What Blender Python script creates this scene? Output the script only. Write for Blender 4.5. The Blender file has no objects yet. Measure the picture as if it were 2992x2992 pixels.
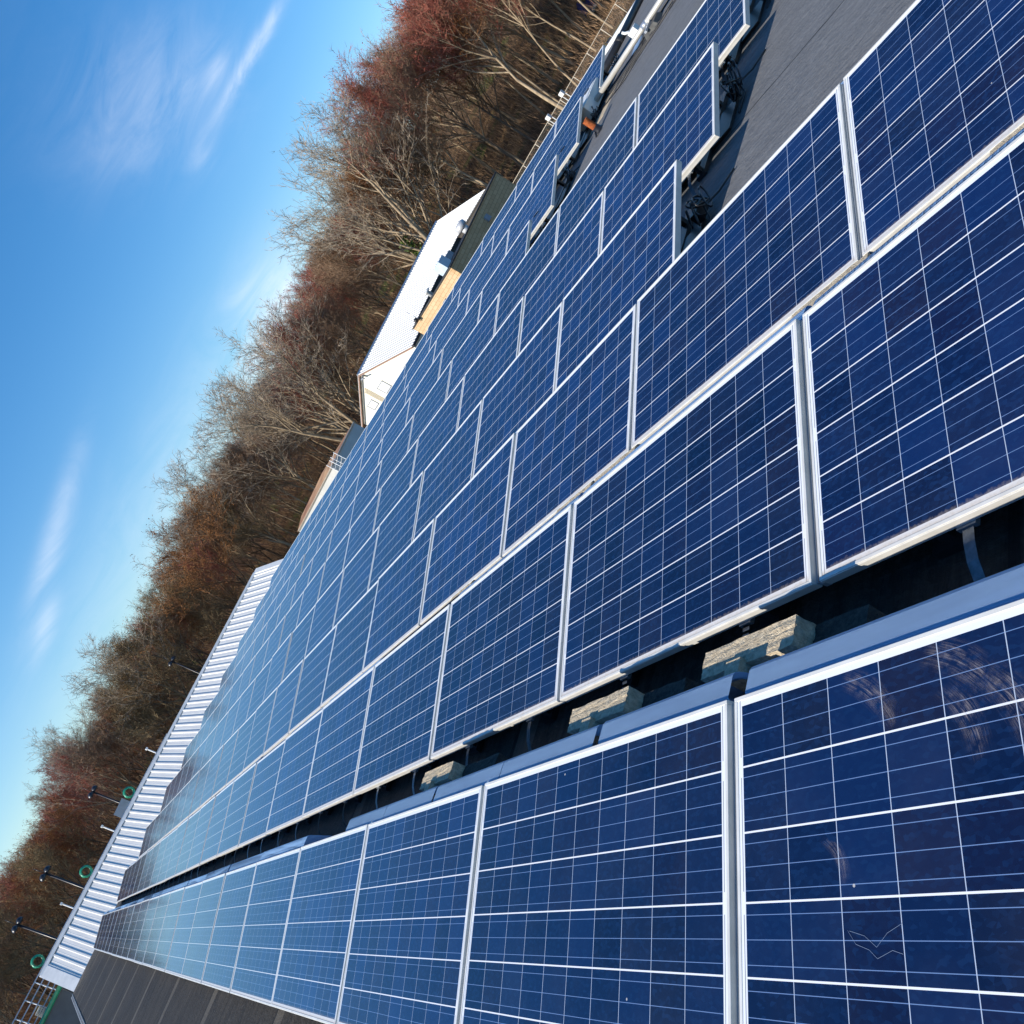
import bpy, bmesh, math, random
from mathutils import Vector, Matrix
S = bpy.context.scene
COL = S.collection
rnd = random.Random(7)
R_ = math.radians

# ------------------------------------------------------------------ camera
cam = bpy.data.cameras.new('camera'); camo = bpy.data.objects.new('camera', cam); COL.objects.link(camo); S.camera = camo
RX = Vector((0.418534, 0.286763, -0.86174)); RY = Vector((-0.379948, -0.806534, -0.452927)); RF = Vector((-0.824905, 0.516982, -0.228607))
M = Matrix((RX, -RY, -RF)).transposed().to_4x4(); M.translation = Vector((0, 0, 1.4788)); camo.matrix_world = M
cam.sensor_width = 36; cam.lens = 2677.63 / 2992 * 36; cam.clip_start = 0.05; cam.clip_end = 6000

# ------------------------------------------------------------------ light
SUN_DIR = Vector((0.15, 0.62, -0.36)).normalized()
SUN_EL = math.asin(-SUN_DIR.z); SUN_AZ = math.atan2(-SUN_DIR.x, -SUN_DIR.y)
sl = bpy.data.lights.new('sun', 'SUN'); sl.energy = 5.0; sl.angle = R_(0.53); sl.color = (1.0, 0.92, 0.80)
so = bpy.data.objects.new('sun', sl); COL.objects.link(so); so.rotation_euler = SUN_DIR.to_track_quat('-Z', 'Y').to_euler()
S.view_settings.view_transform = 'Standard'; S.view_settings.look = 'None'; S.view_settings.exposure = 0.35; S.view_settings.gamma = 1
S.cycles.max_bounces = 6; S.cycles.transparent_max_bounces = 12

w = bpy.data.worlds.new('World'); S.world = w; w.use_nodes = True
nt = w.node_tree; N = nt.nodes; L = nt.links
bg = N['Background']; bg.inputs[1].default_value = 0.105
sky = N.new('ShaderNodeTexSky'); sky.sky_type = 'NISHITA'; sky.sun_disc = False
sky.sun_elevation = SUN_EL; sky.sun_rotation = SUN_AZ % (2 * math.pi)
sky.air_density = 1.0; sky.dust_density = 0.35; sky.ozone_density = 3.2; sky.altitude = 100
hsv = N.new('ShaderNodeHueSaturation'); hsv.inputs['Saturation'].default_value = 1.32; hsv.inputs['Value'].default_value = 1.30
L.new(sky.outputs[0], hsv.inputs['Color'])
geo = N.new('ShaderNodeTexCoord')
def wm(op, a, b=None, c=None):
    n = N.new('ShaderNodeMath'); n.operation = op
    for i, x in enumerate((a, b, c)):
        if x is None: continue
        if isinstance(x, (int, float)): n.inputs[i].default_value = x
        else: L.new(x, n.inputs[i])
    return n.outputs[0]
def dot(v):
    n = N.new('ShaderNodeVectorMath'); n.operation = 'DOT_PRODUCT'; L.new(geo.outputs['Generated'], n.inputs[0]); n.inputs[1].default_value = v
    return n.outputs['Value']
mp = N.new('ShaderNodeMapping'); mp.inputs['Scale'].default_value = (9, 9, 30); L.new(geo.outputs['Generated'], mp.inputs[0])
nz = N.new('ShaderNodeTexNoise'); nz.inputs['Scale'].default_value = 1.0; nz.inputs['Detail'].default_value = 7; nz.inputs['Roughness'].default_value = 0.62; nz.inputs['Distortion'].default_value = 0.8
L.new(mp.outputs[0], nz.inputs['Vector'])
nzs = wm('MULTIPLY_ADD', nz.outputs[0], 2.6, -0.75); nzs = wm('MAXIMUM', nzs, 0.0)
def streak(a, b, width, extend, amp):
    a = Vector(a).normalized(); b = Vector(b).normalized(); c = ((a + b) / 2).normalized(); ax = (b - a); ln = ax.length / 2 * extend; ax.normalize()
    ax = (ax - c * ax.dot(c)).normalized(); pb = c.cross(ax)
    u = wm('DIVIDE', dot(ax), ln); v = wm('DIVIDE', dot(pb), width)
    q = wm('ADD', wm('MULTIPLY', u, u), wm('MULTIPLY', v, v))
    g = wm('MULTIPLY', wm('EXPONENT', wm('MULTIPLY', q, -1.0)), amp)
    return wm('MULTIPLY', g, wm('GREATER_THAN', dot(c), 0.0))
cl = streak((-0.698, 0.683, 0.215), (-0.611, 0.765, 0.204), 0.006, 1.0, 0.7)
for st in [((-0.738, 0.609, 0.289), (-0.665, 0.706, 0.245), 0.05, 1.2, 0.28), ((-0.967, 0.211, 0.144), (-0.89, 0.413, 0.193), 0.010, 0.7, 0.4),
           ((-0.967, 0.217, 0.131), (-0.955, 0.26, 0.140), 0.008, 1.2, 0.45), ((-0.776, 0.624, 0.094), (-0.83, 0.55, 0.085), 0.035, 1.2, 0.45),
           ((-0.741, 0.638, 0.211), (-0.72, 0.66, 0.215), 0.012, 1.1, 0.15), ((-0.693, 0.682, 0.233), (-0.657, 0.718, 0.228), 0.007, 0.8, 0.3),
           ((-0.95, 0.3, 0.09), (-0.8, 0.6, 0.08), 0.05, 1.5, 0.22), ((0.2, 0.9, 0.4), (-0.3, 0.85, 0.45), 0.05, 1.5, 0.3)]:
    cl = wm('ADD', cl, streak(*st))
cl = wm('MINIMUM', wm('MULTIPLY', cl, nzs), 0.8)
mx = N.new('ShaderNodeMix'); mx.data_type = 'RGBA'; L.new(cl, mx.inputs['Factor']); tn = N.new('ShaderNodeMix'); tn.data_type = 'RGBA'; tn.blend_type = 'MULTIPLY'; tn.inputs['Factor'].default_value = 1; tn.inputs['B'].default_value = (0.94, 0.97, 1.0, 1); L.new(hsv.outputs[0], tn.inputs['A']); L.new(tn.outputs['Result'], mx.inputs['A']); mx.inputs['B'].default_value = (8.6, 8.9, 9.6, 1)
L.new(mx.outputs['Result'], bg.inputs[0])

# ------------------------------------------------------------------ material helpers
class MT:
    """small helper round one principled material"""
    def __init__(s, name, base=(0.5, 0.5, 0.5), rough=0.6, metal=0.0, spec=0.5):
        s.m = bpy.data.materials.new(name); s.m.use_nodes = True
        s.t = s.m.node_tree; s.N = s.t.nodes; s.L = s.t.links; s.b = s.N['Principled BSDF']
        s.b.inputs['Base Color'].default_value = (*base, 1); s.b.inputs['Roughness'].default_value = rough
        s.b.inputs['Metallic'].default_value = metal; s.b.inputs['Specular IOR Level'].default_value = spec
        s.tc = s.N.new('ShaderNodeTexCoord')
    def val(s, sock, x):
        if isinstance(x, (int, float)): sock.default_value = x
        elif isinstance(x, (tuple, list)): sock.default_value = (*x, 1) if len(x) == 3 and sock.type == 'RGBA' else x
        else: s.L.new(x, sock)
    def math(s, op, a, b=None, c=None):
        n = s.N.new('ShaderNodeMath'); n.operation = op
        for i, x in enumerate((a, b, c)):
            if x is not None: s.val(n.inputs[i], x)
        return n.outputs[0]
    def map(s, src, scale=(1, 1, 1), rot=(0, 0, 0)):
        n = s.N.new('ShaderNodeMapping'); n.inputs['Scale'].default_value = scale; n.inputs['Rotation'].default_value = rot
        s.L.new(src, n.inputs[0]); return n.outputs[0]
    def noise(s, vec, scale=5, detail=5, rough=0.6, dist=0.0, col=False):
        n = s.N.new('ShaderNodeTexNoise'); s.L.new(vec, n.inputs['Vector'])
        n.inputs['Scale'].default_value = scale; n.inputs['Detail'].default_value = detail; n.inputs['Roughness'].default_value = rough; n.inputs['Distortion'].default_value = dist
        return n.outputs[1 if col else 0]
    def mix(s, f, a, b):
        n = s.N.new('ShaderNodeMix'); n.data_type = 'RGBA'; s.val(n.inputs['Factor'], f); s.val(n.inputs['A'], a); s.val(n.inputs['B'], b)
        return n.outputs['Result']
    def ramp(s, x, lo, hi):
        n = s.N.new('ShaderNodeMapRange'); s.L.new(x, n.inputs[0]); n.inputs[1].default_value = lo; n.inputs[2].default_value = hi
        return n.outputs[0]
    def bump(s, h, strength=0.3, dist=0.01):
        n = s.N.new('ShaderNodeBump'); n.inputs['Strength'].default_value = strength; n.inputs['Distance'].default_value = dist
        s.L.new(h, n.inputs['Height']); s.L.new(n.outputs[0], s.b.inputs['Normal'])
    def base(s, x): s.val(s.b.inputs['Base Color'], x)

def noisy(name, c1, c2, scale=8, rough=0.7, metal=0.0, bump=0.0, bd=0.01, spec=0.5, stretch=(1, 1, 1), lo=0.35, hi=0.65):
    k = MT(name, c1, rough, metal, spec)
    v = k.map(k.tc.outputs['Object'], stretch)
    n = k.noise(v, scale, 6)
    k.base(k.mix(k.ramp(n, lo, hi), c1, c2))
    if bump: k.bump(k.noise(v, scale * 3, 4), bump, bd)
    return k.m

M_FRAME = noisy('anodised_aluminium', (0.74, 0.73, 0.69), (0.62, 0.61, 0.57), 9, 0.42, 0.25)
M_CHANNEL = noisy('channel_metal', (0.42, 0.46, 0.50), (0.34, 0.38, 0.42), 12, 0.5, 0.4)
M_DEFL = noisy('galvanised_sheet', (0.50, 0.70, 0.92), (0.42, 0.60, 0.82), 2.5, 0.30, 0.35, stretch=(1, 6, 6))  # blue in the base colour stands in for reflected sky
M_ARM = noisy('arm_metal', (0.30, 0.33, 0.36), (0.16, 0.18, 0.20), 30, 0.45, 0.6)
M_BLACK = noisy('black_plastic', (0.012, 0.012, 0.014), (0.02, 0.02, 0.022), 15, 0.4)
M_CONC = noisy('rough_paver_concrete', (0.66, 0.56, 0.40), (0.40, 0.33, 0.23), 60, 0.95, 0, 0.9, 0.01, 0.2)
M_WHITE = noisy('white_paint', (0.78, 0.78, 0.76), (0.66, 0.67, 0.66), 3, 0.45)
M_GREY = noisy('grey_paint', (0.30, 0.33, 0.37), (0.25, 0.27, 0.30), 4, 0.55)
M_RUST = noisy('rusted_iron', (0.42, 0.12, 0.035), (0.20, 0.05, 0.02), 25, 0.9, 0, 0.6, 0.004, 0.2)
M_PIPE = noisy('galvanised_pipe', (0.62, 0.60, 0.54), (0.48, 0.46, 0.42), 20, 0.4, 0.3, stretch=(0.3, 3, 3))
M_GREEN = noisy('green_paint', (0.01, 0.22, 0.12), (0.02, 0.30, 0.18), 6, 0.35)
M_LAMPBLK = noisy('black_lamp_paint', (0.015, 0.016, 0.02), (0.03, 0.032, 0.04), 9, 0.35)
M_ALU = noisy('bright_aluminium', (0.62, 0.64, 0.67), (0.5, 0.52, 0.56), 5, 0.35, 0.7)
M_WOODPL = noisy('bleached_planks', (0.62, 0.56, 0.45), (0.48, 0.43, 0.34), 7, 0.8)

# roof membrane: weathered black rubber with laps and streaks
def roof_mat():
    k = MT('roof_membrane', (0.08, 0.085, 0.09), 0.62, 0, 0.45)
    g = k.N.new('ShaderNodeNewGeometry').outputs['Position']
    sep = k.N.new('ShaderNodeSeparateXYZ'); k.L.new(g, sep.inputs[0]); X, Y = sep.outputs[0], sep.outputs[1]
    n1 = k.noise(k.map(g, (1.6, 7, 1)), 3.4, 9, 0.78, 0.5)      # fine grain along the rows
    n2 = k.noise(k.map(g, (6, 0.8, 1)), 2.0, 9, 0.76, 0.6)      # wash streaks across the west end
    n3 = k.noise(g, 0.8, 5, 0.6)
    n4 = k.noise(k.map(g, (.6, 1, 1)), 42, 4, 0.7)
    west = k.ramp(Y, 3.6, 3.2)  # front strip's dark brown, run on under the rows to paint their shade
    grain = k.mix(west, n1, n2)
    c = k.mix(k.ramp(grain, 0.32, 0.70), (0.10, 0.104, 0.112), (0.20, 0.203, 0.208))
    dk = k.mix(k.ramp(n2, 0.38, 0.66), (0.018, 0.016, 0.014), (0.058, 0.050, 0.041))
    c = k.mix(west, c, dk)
    c = k.mix(k.math('MULTIPLY', k.ramp(n3, 0.45, 0.7), k.math('MULTIPLY_ADD', west, -0.25, 0.35)), c, (0.15, 0.145, 0.135))
    # pale streaky stains near the west corner
    sx = k.math('MULTIPLY', k.ramp(X, -31, -36), k.ramp(n2, 0.5, 0.62)); c = k.mix(k.math('MULTIPLY', sx, 0.7), c, (0.33, 0.27, 0.19))
    c = k.mix(k.math('MULTIPLY', k.ramp(n4, 0.50, 0.72), k.math('MULTIPLY_ADD', west, -0.40, 0.5)), c, (0.26, 0.26, 0.255))
    # lap joints: one every 3 m along x in the west strip, every 2.9 m across y in the east field
    fx = k.math('FRACT', k.math('DIVIDE', k.math('ADD', X, 60.4), 2.95)); lx = k.math('MULTIPLY', k.math('LESS_THAN', fx, 0.012), west)
    fy = k.math('FRACT', k.math('DIVIDE', k.math('ADD', Y, k.math('MULTIPLY_ADD', n3, 0.1, 9.15)), 3.05)); ly = k.math('MULTIPLY', k.math('LESS_THAN', fy, 0.006), k.math('SUBTRACT', 1.0, west))
    lap = k.math('MAXIMUM', lx, ly); c = k.mix(k.math('MULTIPLY', lap, 0.85), c, (0.012, 0.012, 0.012))
    fx2 = k.math('MULTIPLY', k.math('LESS_THAN', k.math('ABSOLUTE', k.math('SUBTRACT', fx, 0.05)), 0.035), west); c = k.mix(k.math('MULTIPLY', fx2, 0.35), c, (0.2, 0.18, 0.15))
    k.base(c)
    h = k.math('ADD', k.math('MULTIPLY', grain, 0.6), k.math('MULTIPLY', n4, 0.5)); k.bump(h, 0.9, 0.02)
    r = k.math('MULTIPLY_ADD', n3, 0.2, 0.62); k.val(k.b.inputs['Roughness'], r); k.b.inputs['Specular IOR Level'].default_value = 0.18
    return k.m
M_ROOF = roof_mat()

# photovoltaic sheet; UV holds metres along the row / up the slope
PW, PL, TILT = 1.620, 0.990, 0.21556
def cell_mat():
    k = MT('solar_cells', (0.01, 0.02, 0.08), 0.08, 0, 0.55)
    uv = k.tc.outputs['UV']; sep = k.N.new('ShaderNodeSeparateXYZ'); k.L.new(uv, sep.inputs[0]); U, V = sep.outputs[0], sep.outputs[1]
    px, py = (PW - 0.056) / 10, (PL - 0.050) / 6
    u = k.math('DIVIDE', k.math('SUBTRACT', U, 0.028), px); v = k.math('DIVIDE', k.math('SUBTRACT', V, 0.025), py)
    def edge(t, p): # metres to nearest cell border
        fr = k.math('FRACT', t); return k.math('MULTIPLY', k.math('MINIMUM', fr, k.math('SUBTRACT', 1.0, fr)), p)
    gx = k.math('LESS_THAN', edge(u, px), 0.0011); gy = k.math('LESS_THAN', edge(v, py), 0.0022)
    out = k.math('MAXIMUM', k.math('MAXIMUM', k.math('LESS_THAN', u, 0.0), k.math('GREATER_THAN', u, 10.0)), k.math('MAXIMUM', k.math('LESS_THAN', v, 0.0), k.math('GREATER_THAN', v, 6.0)))
    white = k.math('MAXIMUM', gy, out)
    fv = k.math('FRACT', k.math('MULTIPLY', k.math('FRACT', v), 3.0))
    bus = k.math('LESS_THAN', k.math('MULTIPLY', k.math('ABSOLUTE', k.math('SUBTRACT', fv, 0.5)), py / 3), 0.0008)
    # end ribbons in the white margin, broken every second cell
    rb = k.math('LESS_THAN', k.math('ABSOLUTE', k.math('SUBTRACT', k.math('ABSOLUTE', k.math('SUBTRACT', U, PW / 2)), PW / 2 - 0.0215)), 0.0014)
    seg = k.math('FRACT', k.math('DIVIDE', k.math('ADD', v, 1.0), 2.0)); rb = k.math('MULTIPLY', rb, k.math('LESS_THAN', k.math('ABSOLUTE', k.math('SUBTRACT', seg, 0.5)), 0.42))
    # per-cell shade
    cmb = k.N.new('ShaderNodeCombineXYZ'); k.L.new(k.math('FLOOR', u), cmb.inputs[0]); k.L.new(k.math('FLOOR', v), cmb.inputs[1])
    oi = k.N.new('ShaderNodeObjectInfo'); k.L.new(k.math('MULTIPLY', oi.outputs['Random'], 50.0), cmb.inputs[2])
    wn = k.N.new('ShaderNodeTexWhiteNoise'); wn.noise_dimensions = '3D'; k.L.new(cmb.outputs[0], wn.inputs['Vector'])
    base = k.mix(wn.outputs['Value'], (0.0026, 0.0068, 0.032), (0.0042, 0.016, 0.074))
    base = k.mix(k.math('MULTIPLY', k.math('GREATER_THAN', k.math('FRACT', k.math('MULTIPLY', wn.outputs['Value'], 7.3)), 0.72), 0.6), base, (0.0060, 0.0060, 0.028))
    ofs = k.N.new('ShaderNodeVectorMath'); ofs.operation = 'ADD'; k.L.new(uv, ofs.inputs[0]); k.L.new(cmb.outputs[0], ofs.inputs[1])
    vo = k.N.new('ShaderNodeTexVoronoi'); vo.inputs['Scale'].default_value = 70; k.L.new(k.map(ofs.outputs[0], (1, 1.6, 1)), vo.inputs['Vector'])
    vs = k.N.new('ShaderNodeSeparateColor'); k.L.new(vo.outputs['Color'], vs.inputs[0])
    base = k.mix(k.math('MULTIPLY', k.math('POWER', vs.outputs[0], 3.0), 0.5), base, (0.007, 0.028, 0.10))
    pn = k.math('MULTIPLY_ADD', oi.outputs['Random'], 0.5, 0.78)
    sc = k.N.new('ShaderNodeVectorMath'); sc.operation = 'SCALE'; k.L.new(base, sc.inputs[0]); k.L.new(pn, sc.inputs['Scale'])
    c = k.mix(bus, sc.outputs[0], (0.12, 0.20, 0.38))
    c = k.mix(gx, c, (0.36, 0.43, 0.55)); c = k.mix(white, c, (0.66, 0.69, 0.74)); c = k.mix(rb, c, (0.16, 0.18, 0.20))
    # dust: thin overall film, thick line of dried silt on the lower edge
    dn = k.noise(ofs.outputs[0], 2.2, 6, 0.65); dn2 = k.noise(ofs.outputs[0], 60, 4, 0.7)
    silt = k.math('MULTIPLY', k.ramp(k.math('ADD', V, k.math('MULTIPLY', dn2, -0.03)), 0.022, -0.004), 0.75)
    c = k.mix(k.math('MULTIPLY', k.ramp(dn, 0.42, 0.8), 0.02), c, (0.45, 0.45, 0.45))
    c = k.mix(silt, c, (0.40, 0.34, 0.27))
    sp = k.N.new('ShaderNodeTexVoronoi'); sp.inputs['Scale'].default_value = 4.5; k.L.new(ofs.outputs[0], sp.inputs['Vector'])
    c = k.mix(k.math('MULTIPLY', k.math('LESS_THAN', sp.outputs['Distance'], 0.016), 0.7), c, (0.5, 0.5, 0.48))
    k.base(c)
    k.val(k.b.inputs['Roughness'], k.math('ADD', k.math('MULTIPLY_ADD', dn, 0.10, 0.04), k.math('MULTIPLY', silt, 0.5)))
    bn = k.noise(uv, 2.0, 2, 0.5); k.bump(bn, 0.02, 0.01)
    return k.m
M_CELL = cell_mat()

# ------------------------------------------------------------------ mesh helpers
def box(bm, a, b):
    (x0, y0, z0), (x1, y1, z1) = a, b
    v = [bm.verts.new(p) for p in [(x0, y0, z0), (x1, y0, z0), (x1, y1, z0), (x0, y1, z0), (x0, y0, z1), (x1, y0, z1), (x1, y1, z1), (x0, y1, z1)]]
    for f in [(0, 3, 2, 1), (4, 5, 6, 7), (0, 1, 5, 4), (1, 2, 6, 5), (2, 3, 7, 6), (3, 0, 4, 7)]: bm.faces.new([v[i] for i in f])
    return v
def hexa(bm, p):
    v = [bm.verts.new(q) for q in p]
    for f in [(0, 3, 2, 1), (4, 5, 6, 7), (0, 1, 5, 4), (1, 2, 6, 5), (2, 3, 7, 6), (3, 0, 4, 7)]: bm.faces.new([v[i] for i in f])
def poly(bm, p):
    return bm.faces.new([bm.verts.new(q) for q in p])
def tube(bm, pts, rad, seg=10, caps=True):
    pts = [Vector(p) for p in pts]; rr = rad if isinstance(rad, (list, tuple)) else [rad] * len(pts); rings = []
    up = Vector((0, 0, 1))
    for i, p in enumerate(pts):
        d = (pts[min(i + 1, len(pts) - 1)] - pts[max(i - 1, 0)]).normalized()
        a = d.cross(up if abs(d.z) < 0.95 else Vector((1, 0, 0))).normalized(); b = d.cross(a).normalized()
        rings.append([bm.verts.new(p + (a * math.cos(2 * math.pi * k / seg) + b * math.sin(2 * math.pi * k / seg)) * rr[i]) for k in range(seg)])
    for i in range(len(rings) - 1):
        for k in range(seg): bm.faces.new((rings[i][k], rings[i][(k + 1) % seg], rings[i + 1][(k + 1) % seg], rings[i + 1][k]))
    if caps: bm.faces.new(rings[0][::-1]); bm.faces.new(rings[-1])
def strip(bm, prof, x0, x1, th=0.0):
    """extrude a y-z polyline along x, optional thickness"""
    a = [bm.verts.new((x0, y, z)) for y, z in prof]; b = [bm.verts.new((x1, y, z)) for y, z in prof]
    for i in range(len(prof) - 1): bm.faces.new((a[i], b[i], b[i + 1], a[i + 1]))
def thicken(bm, t):
    bmesh.ops.solidify(bm, geom=bm.faces[:], thickness=t)
def tilted(bm, t=TILT):
    bmesh.ops.rotate(bm, verts=bm.verts, cent=(0, 0, 0), matrix=Matrix.Rotation(t, 3, 'X'))
def fin(name, bm, mat, parent=None, smooth=False, bevel=0.0):
    bmesh.ops.recalc_face_normals(bm, faces=bm.faces[:])
    me = bpy.data.meshes.new(name); bm.to_mesh(me); bm.free()
    if smooth:
        for p in me.polygons: p.use_smooth = True
    me.materials.append(mat); o = bpy.data.objects.new(name, me); COL.objects.link(o)
    if parent: o.parent = parent
    if bevel:
        md = o.modifiers.new('bevel', 'BEVEL'); md.width = bevel; md.segments = 2; md.limit_method = 'ANGLE'
    return o
def B(): return bmesh.new()
def tag(o, label, cat, group=None):
    o['label'] = label; o['category'] = cat
    if group: o['group'] = group
    return o
def thing(name, label, cat, loc=(0, 0, 0), rz=0.0, group=None):
    o = bpy.data.objects.new(name, None); COL.objects.link(o); o.location = loc; o.rotation_euler = (0, 0, rz); o.empty_display_size = 0.2
    return tag(o, label, cat, group)
def struct(o): o['kind'] = 'structure'; return o
def dup(root, loc, rz=None, label=None, scale=None):
    r = root.copy(); COL.objects.link(r); r.location = loc
    if rz is not None: r.rotation_euler = (0, 0, rz)
    if scale: r.scale = scale
    if label: r['label'] = label
    for ch in list(root.children):
        c = ch.copy(); COL.objects.link(c); c.parent = r
        for g in list(ch.children):
            d = g.copy(); COL.objects.link(d); d.parent = c
    return r

# ------------------------------------------------------------------ terrain
def zg(x, y):
    d = math.hypot(x, y); z = -7.0
    if d > 104: z += (d - 104) * 0.085
    if d > 128: z += min(d - 128, 52) * 0.20
    return z
bm = B(); rings = [0, 12, 30, 50, 70, 90, 100, 104, 110, 118, 128, 140, 155, 170, 190, 220, 280, 400, 700, 1300, 2600]; nseg = 96; prev = None
for r in rings:
    cur = [bm.verts.new((r * math.cos(2 * math.pi * k / nseg), r * math.sin(2 * math.pi * k / nseg), (zg(min(r, 200), 0) if r < 300 else zg(299, 0) - 4) + (rnd.uniform(-.12, .12) * min(1, r / 100)))) for k in range(nseg)] if r else [bm.verts.new((0, 0, -7))]
    if prev is not None:
        for k in range(nseg):
            if len(prev) == 1: bm.faces.new((prev[0], cur[k], cur[(k + 1) % nseg]))
            else: bm.faces.new((prev[k], cur[k], cur[(k + 1) % nseg], prev[(k + 1) % nseg]))
    prev = cur
k = MT('leaf_litter_ground', (0.1, 0.07, 0.04), 0.95, 0, 0.1)
gp = k.N.new('ShaderNodeNewGeometry').outputs['Position']
c = k.mix(k.ramp(k.noise(gp, 0.5, 8, 0.75), 0.35, 0.65), (0.075, 0.042, 0.02), (0.19, 0.125, 0.065))
c = k.mix(k.ramp(k.noise(gp, 0.18, 6, 0.6), 0.56, 0.66), c, (0.10, 0.12, 0.035)); k.base(c); k.bump(k.noise(gp, 3, 6, 0.8), 0.8, 0.3)
struct(fin('ground', bm, k.m, smooth=True))
# paved yard between the buildings
bm = B(); poly(bm, [(-96, -60, -6.99), (30, -60, -6.99), (30, 62, -6.99), (-70, 62, -6.99), (-96, 30, -6.99)])
struct(fin('asphalt_yard', bm, noisy('asphalt', (0.05, 0.052, 0.055), (0.075, 0.076, 0.078), 0.7, 0.9, 0, 0.4, 0.02)))

# ------------------------------------------------------------------ the flat roof we stand on
ZR = -0.15; RX0, RX1, RY0, RY1 = -37.25, 7.0, -1.36, 16.6
roofb = thing('flat_roof_building', 'low building whose black membrane roof carries the rows of solar panels', 'building', (RX0, RY0, -7))
def kid(o): # keep world placement under the roof building
    o.parent = roofb; o.matrix_parent_inverse = Matrix.Translation((-RX0, -RY0, 7)); return o
bm = B()
nx, ny = 60, 24
def zroof(x, y): return ZR + 0.045 * max(0, min(1, (y - 6) / 7)) * max(0, min(1, (x + 19) / 8))
gv = [[bm.verts.new((RX0 + (RX1 - RX0) * i / nx, RY0 + (RY1 - RY0) * j / ny, zroof(RX0 + (RX1 - RX0) * i / nx, RY0 + (RY1 - RY0) * j / ny) + rnd.uniform(-.003, .003))) for j in range(ny + 1)] for i in range(nx + 1)]
for i in range(nx):
    for j in range(ny): bm.faces.new((gv[i][j], gv[i + 1][j], gv[i + 1][j + 1], gv[i][j + 1]))
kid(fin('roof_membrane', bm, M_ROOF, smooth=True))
bm = B(); box(bm, (RX0 + .02, RY0 + .02, -7), (RX1 - .02, RY1 - .02, -0.20)); kid(fin('wall', bm, noisy('grey_block_wall', (0.30, 0.30, 0.29), (0.22, 0.22, 0.21), 2, 0.9)))
bm = B(); box(bm, (RX0, RY1, -0.30), (RX1, RY1 + .12, -0.045)); box(bm, (RX1 - .0, RY0, -0.3), (RX1 + .10, RY1, -0.05))
kid(fin('roof_edge_metal', bm, M_WHITE))
bm = B() # ribbed gutter along the south eave
x = RX0
while x < -6:
    box(bm, (x, RY0 - .085, -0.24), (x + .09, RY0 - .012, -0.165)); x += 0.26
box(bm, (RX0, RY0 - .012, -0.25), (RX1, RY0 - .001, -0.135)); box(bm, (RX0, RY0 - .11, -0.27), (RX1, RY0 - .088, -0.16))
kid(fin('gutter', bm, noisy('gutter_metal', (0.45, 0.46, 0.47), (0.3, 0.29, 0.27), 5, 0.5, 0.3)))
for i, (lx, ly0, ly1) in enumerate([(-24.9, -1.3, -.05), (-21.5, -1.3, -.05)]):
    pass

# ------------------------------------------------------------------ solar panels
ORD = 'first second third fourth fifth sixth seventh eighth ninth tenth eleventh twelfth thirteenth fourteenth fifteenth sixteenth seventeenth eighteenth nineteenth twentieth twenty-first twenty-second'.split()
ROWY = [0.0416 + 1.4375 * i for i in range(10)]
PITCH = 1.6454; GX = -1.925
ct, stl = math.cos(TILT), math.sin(TILT)
def make_panel():
    t = thing('solar_panel', 'x', 'solar panel')
    bm = B(); h = 0.042; lip = 0.011  # frame bars, top lip 1 mm proud of the glass
    box(bm, (0, 0, -h), (PW, lip, 0.001)); box(bm, (0, PL - lip, -h), (PW, PL, 0.001))
    box(bm, (0, lip, -h), (lip, PL - lip, 0.001)); box(bm, (PW - lip, lip, -h), (PW, PL - lip, 0.001))
    box(bm, (0.0, -0.003, -0.016), (PW, -0.0001, -0.002))   # drip groove on the face
    tilted(bm); fin('frame', bm, M_FRAME, t, bevel=0.0012)
    bm = B(); f = poly(bm, [(lip, lip, -.001), (PW - lip, lip, -.001), (PW - lip, PL - lip, -.001), (lip, PL - lip, -.001)])
    uvl = bm.loops.layers.uv.new('UVMap')
    for l in f.loops: l[uvl].uv = (l.vert.co.x, l.vert.co.y)
    poly(bm, [(lip, PL - lip, -.006), (PW - lip, PL - lip, -.006), (PW - lip, lip, -.006), (lip, lip, -.006)])
    tilted(bm)
    me = bpy.data.meshes.new('cell_sheet'); bm.to_mesh(me); bm.free(); me.materials.append(M_CELL)
    o = bpy.data.objects.new('cell_sheet', me); COL.objects.link(o); o.parent = t
    bm = B(); box(bm, (-0.0243, 0.004, -0.05), (-0.0012, PL - .004, -0.026)); box(bm, (-0.0245, 0.004, -0.0262), (-0.0205, PL - .004, -0.012)); tilted(bm); fin('seam_channel', bm, M_CHANNEL, t)
    bm = B(); strip(bm, [(.974, .188), (.984, .190), (1.045, .181), (1.058, .176), (1.066, .166), (1.14, -.02), (1.18, -.135)], 0.012, PW - .0); thicken(bm, .002); fin('wind_deflector', bm, M_DEFL, t, smooth=False)
    bm = B()
    for x in (0.30, 1.22): box(bm, (x, .03, -.148), (x + .10, 1.10, -.118)); box(bm, (x + .03, .06, -.118), (x + .07, .10, -.046)); box(bm, (x + .03, .90, -.118), (x + .07, .94, .13))
    box(bm, (.08, .30, -.145), (PW - .08, .72, -.125))
    fin('ballast_tray', bm, M_BLACK, t)
    for x in (0.465, 1.235):
        bm = B(); pr = [(.030, -.040), (.0, -.047), (-.04, -.052), (-.09, -.066), (-.135, -.092), (-.165, -.125), (-.20, -.146)]
        strip(bm, pr, x, x + .034); thicken(bm, .004); box(bm, (x - .012, .0, -.056), (x + .046, .035, -.040)); fin('support_arm', bm, M_ARM, t)
    return t
proto = make_panel(); npan = 0; ends = {}
def rowword(r): return ['front row', 'second row', 'third row', 'fourth row', 'fifth row', 'sixth row', 'seventh row', 'eighth row', 'ninth row', 'tenth and rearmost row'][r]
proto_used = False; panel_at = {}
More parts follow.
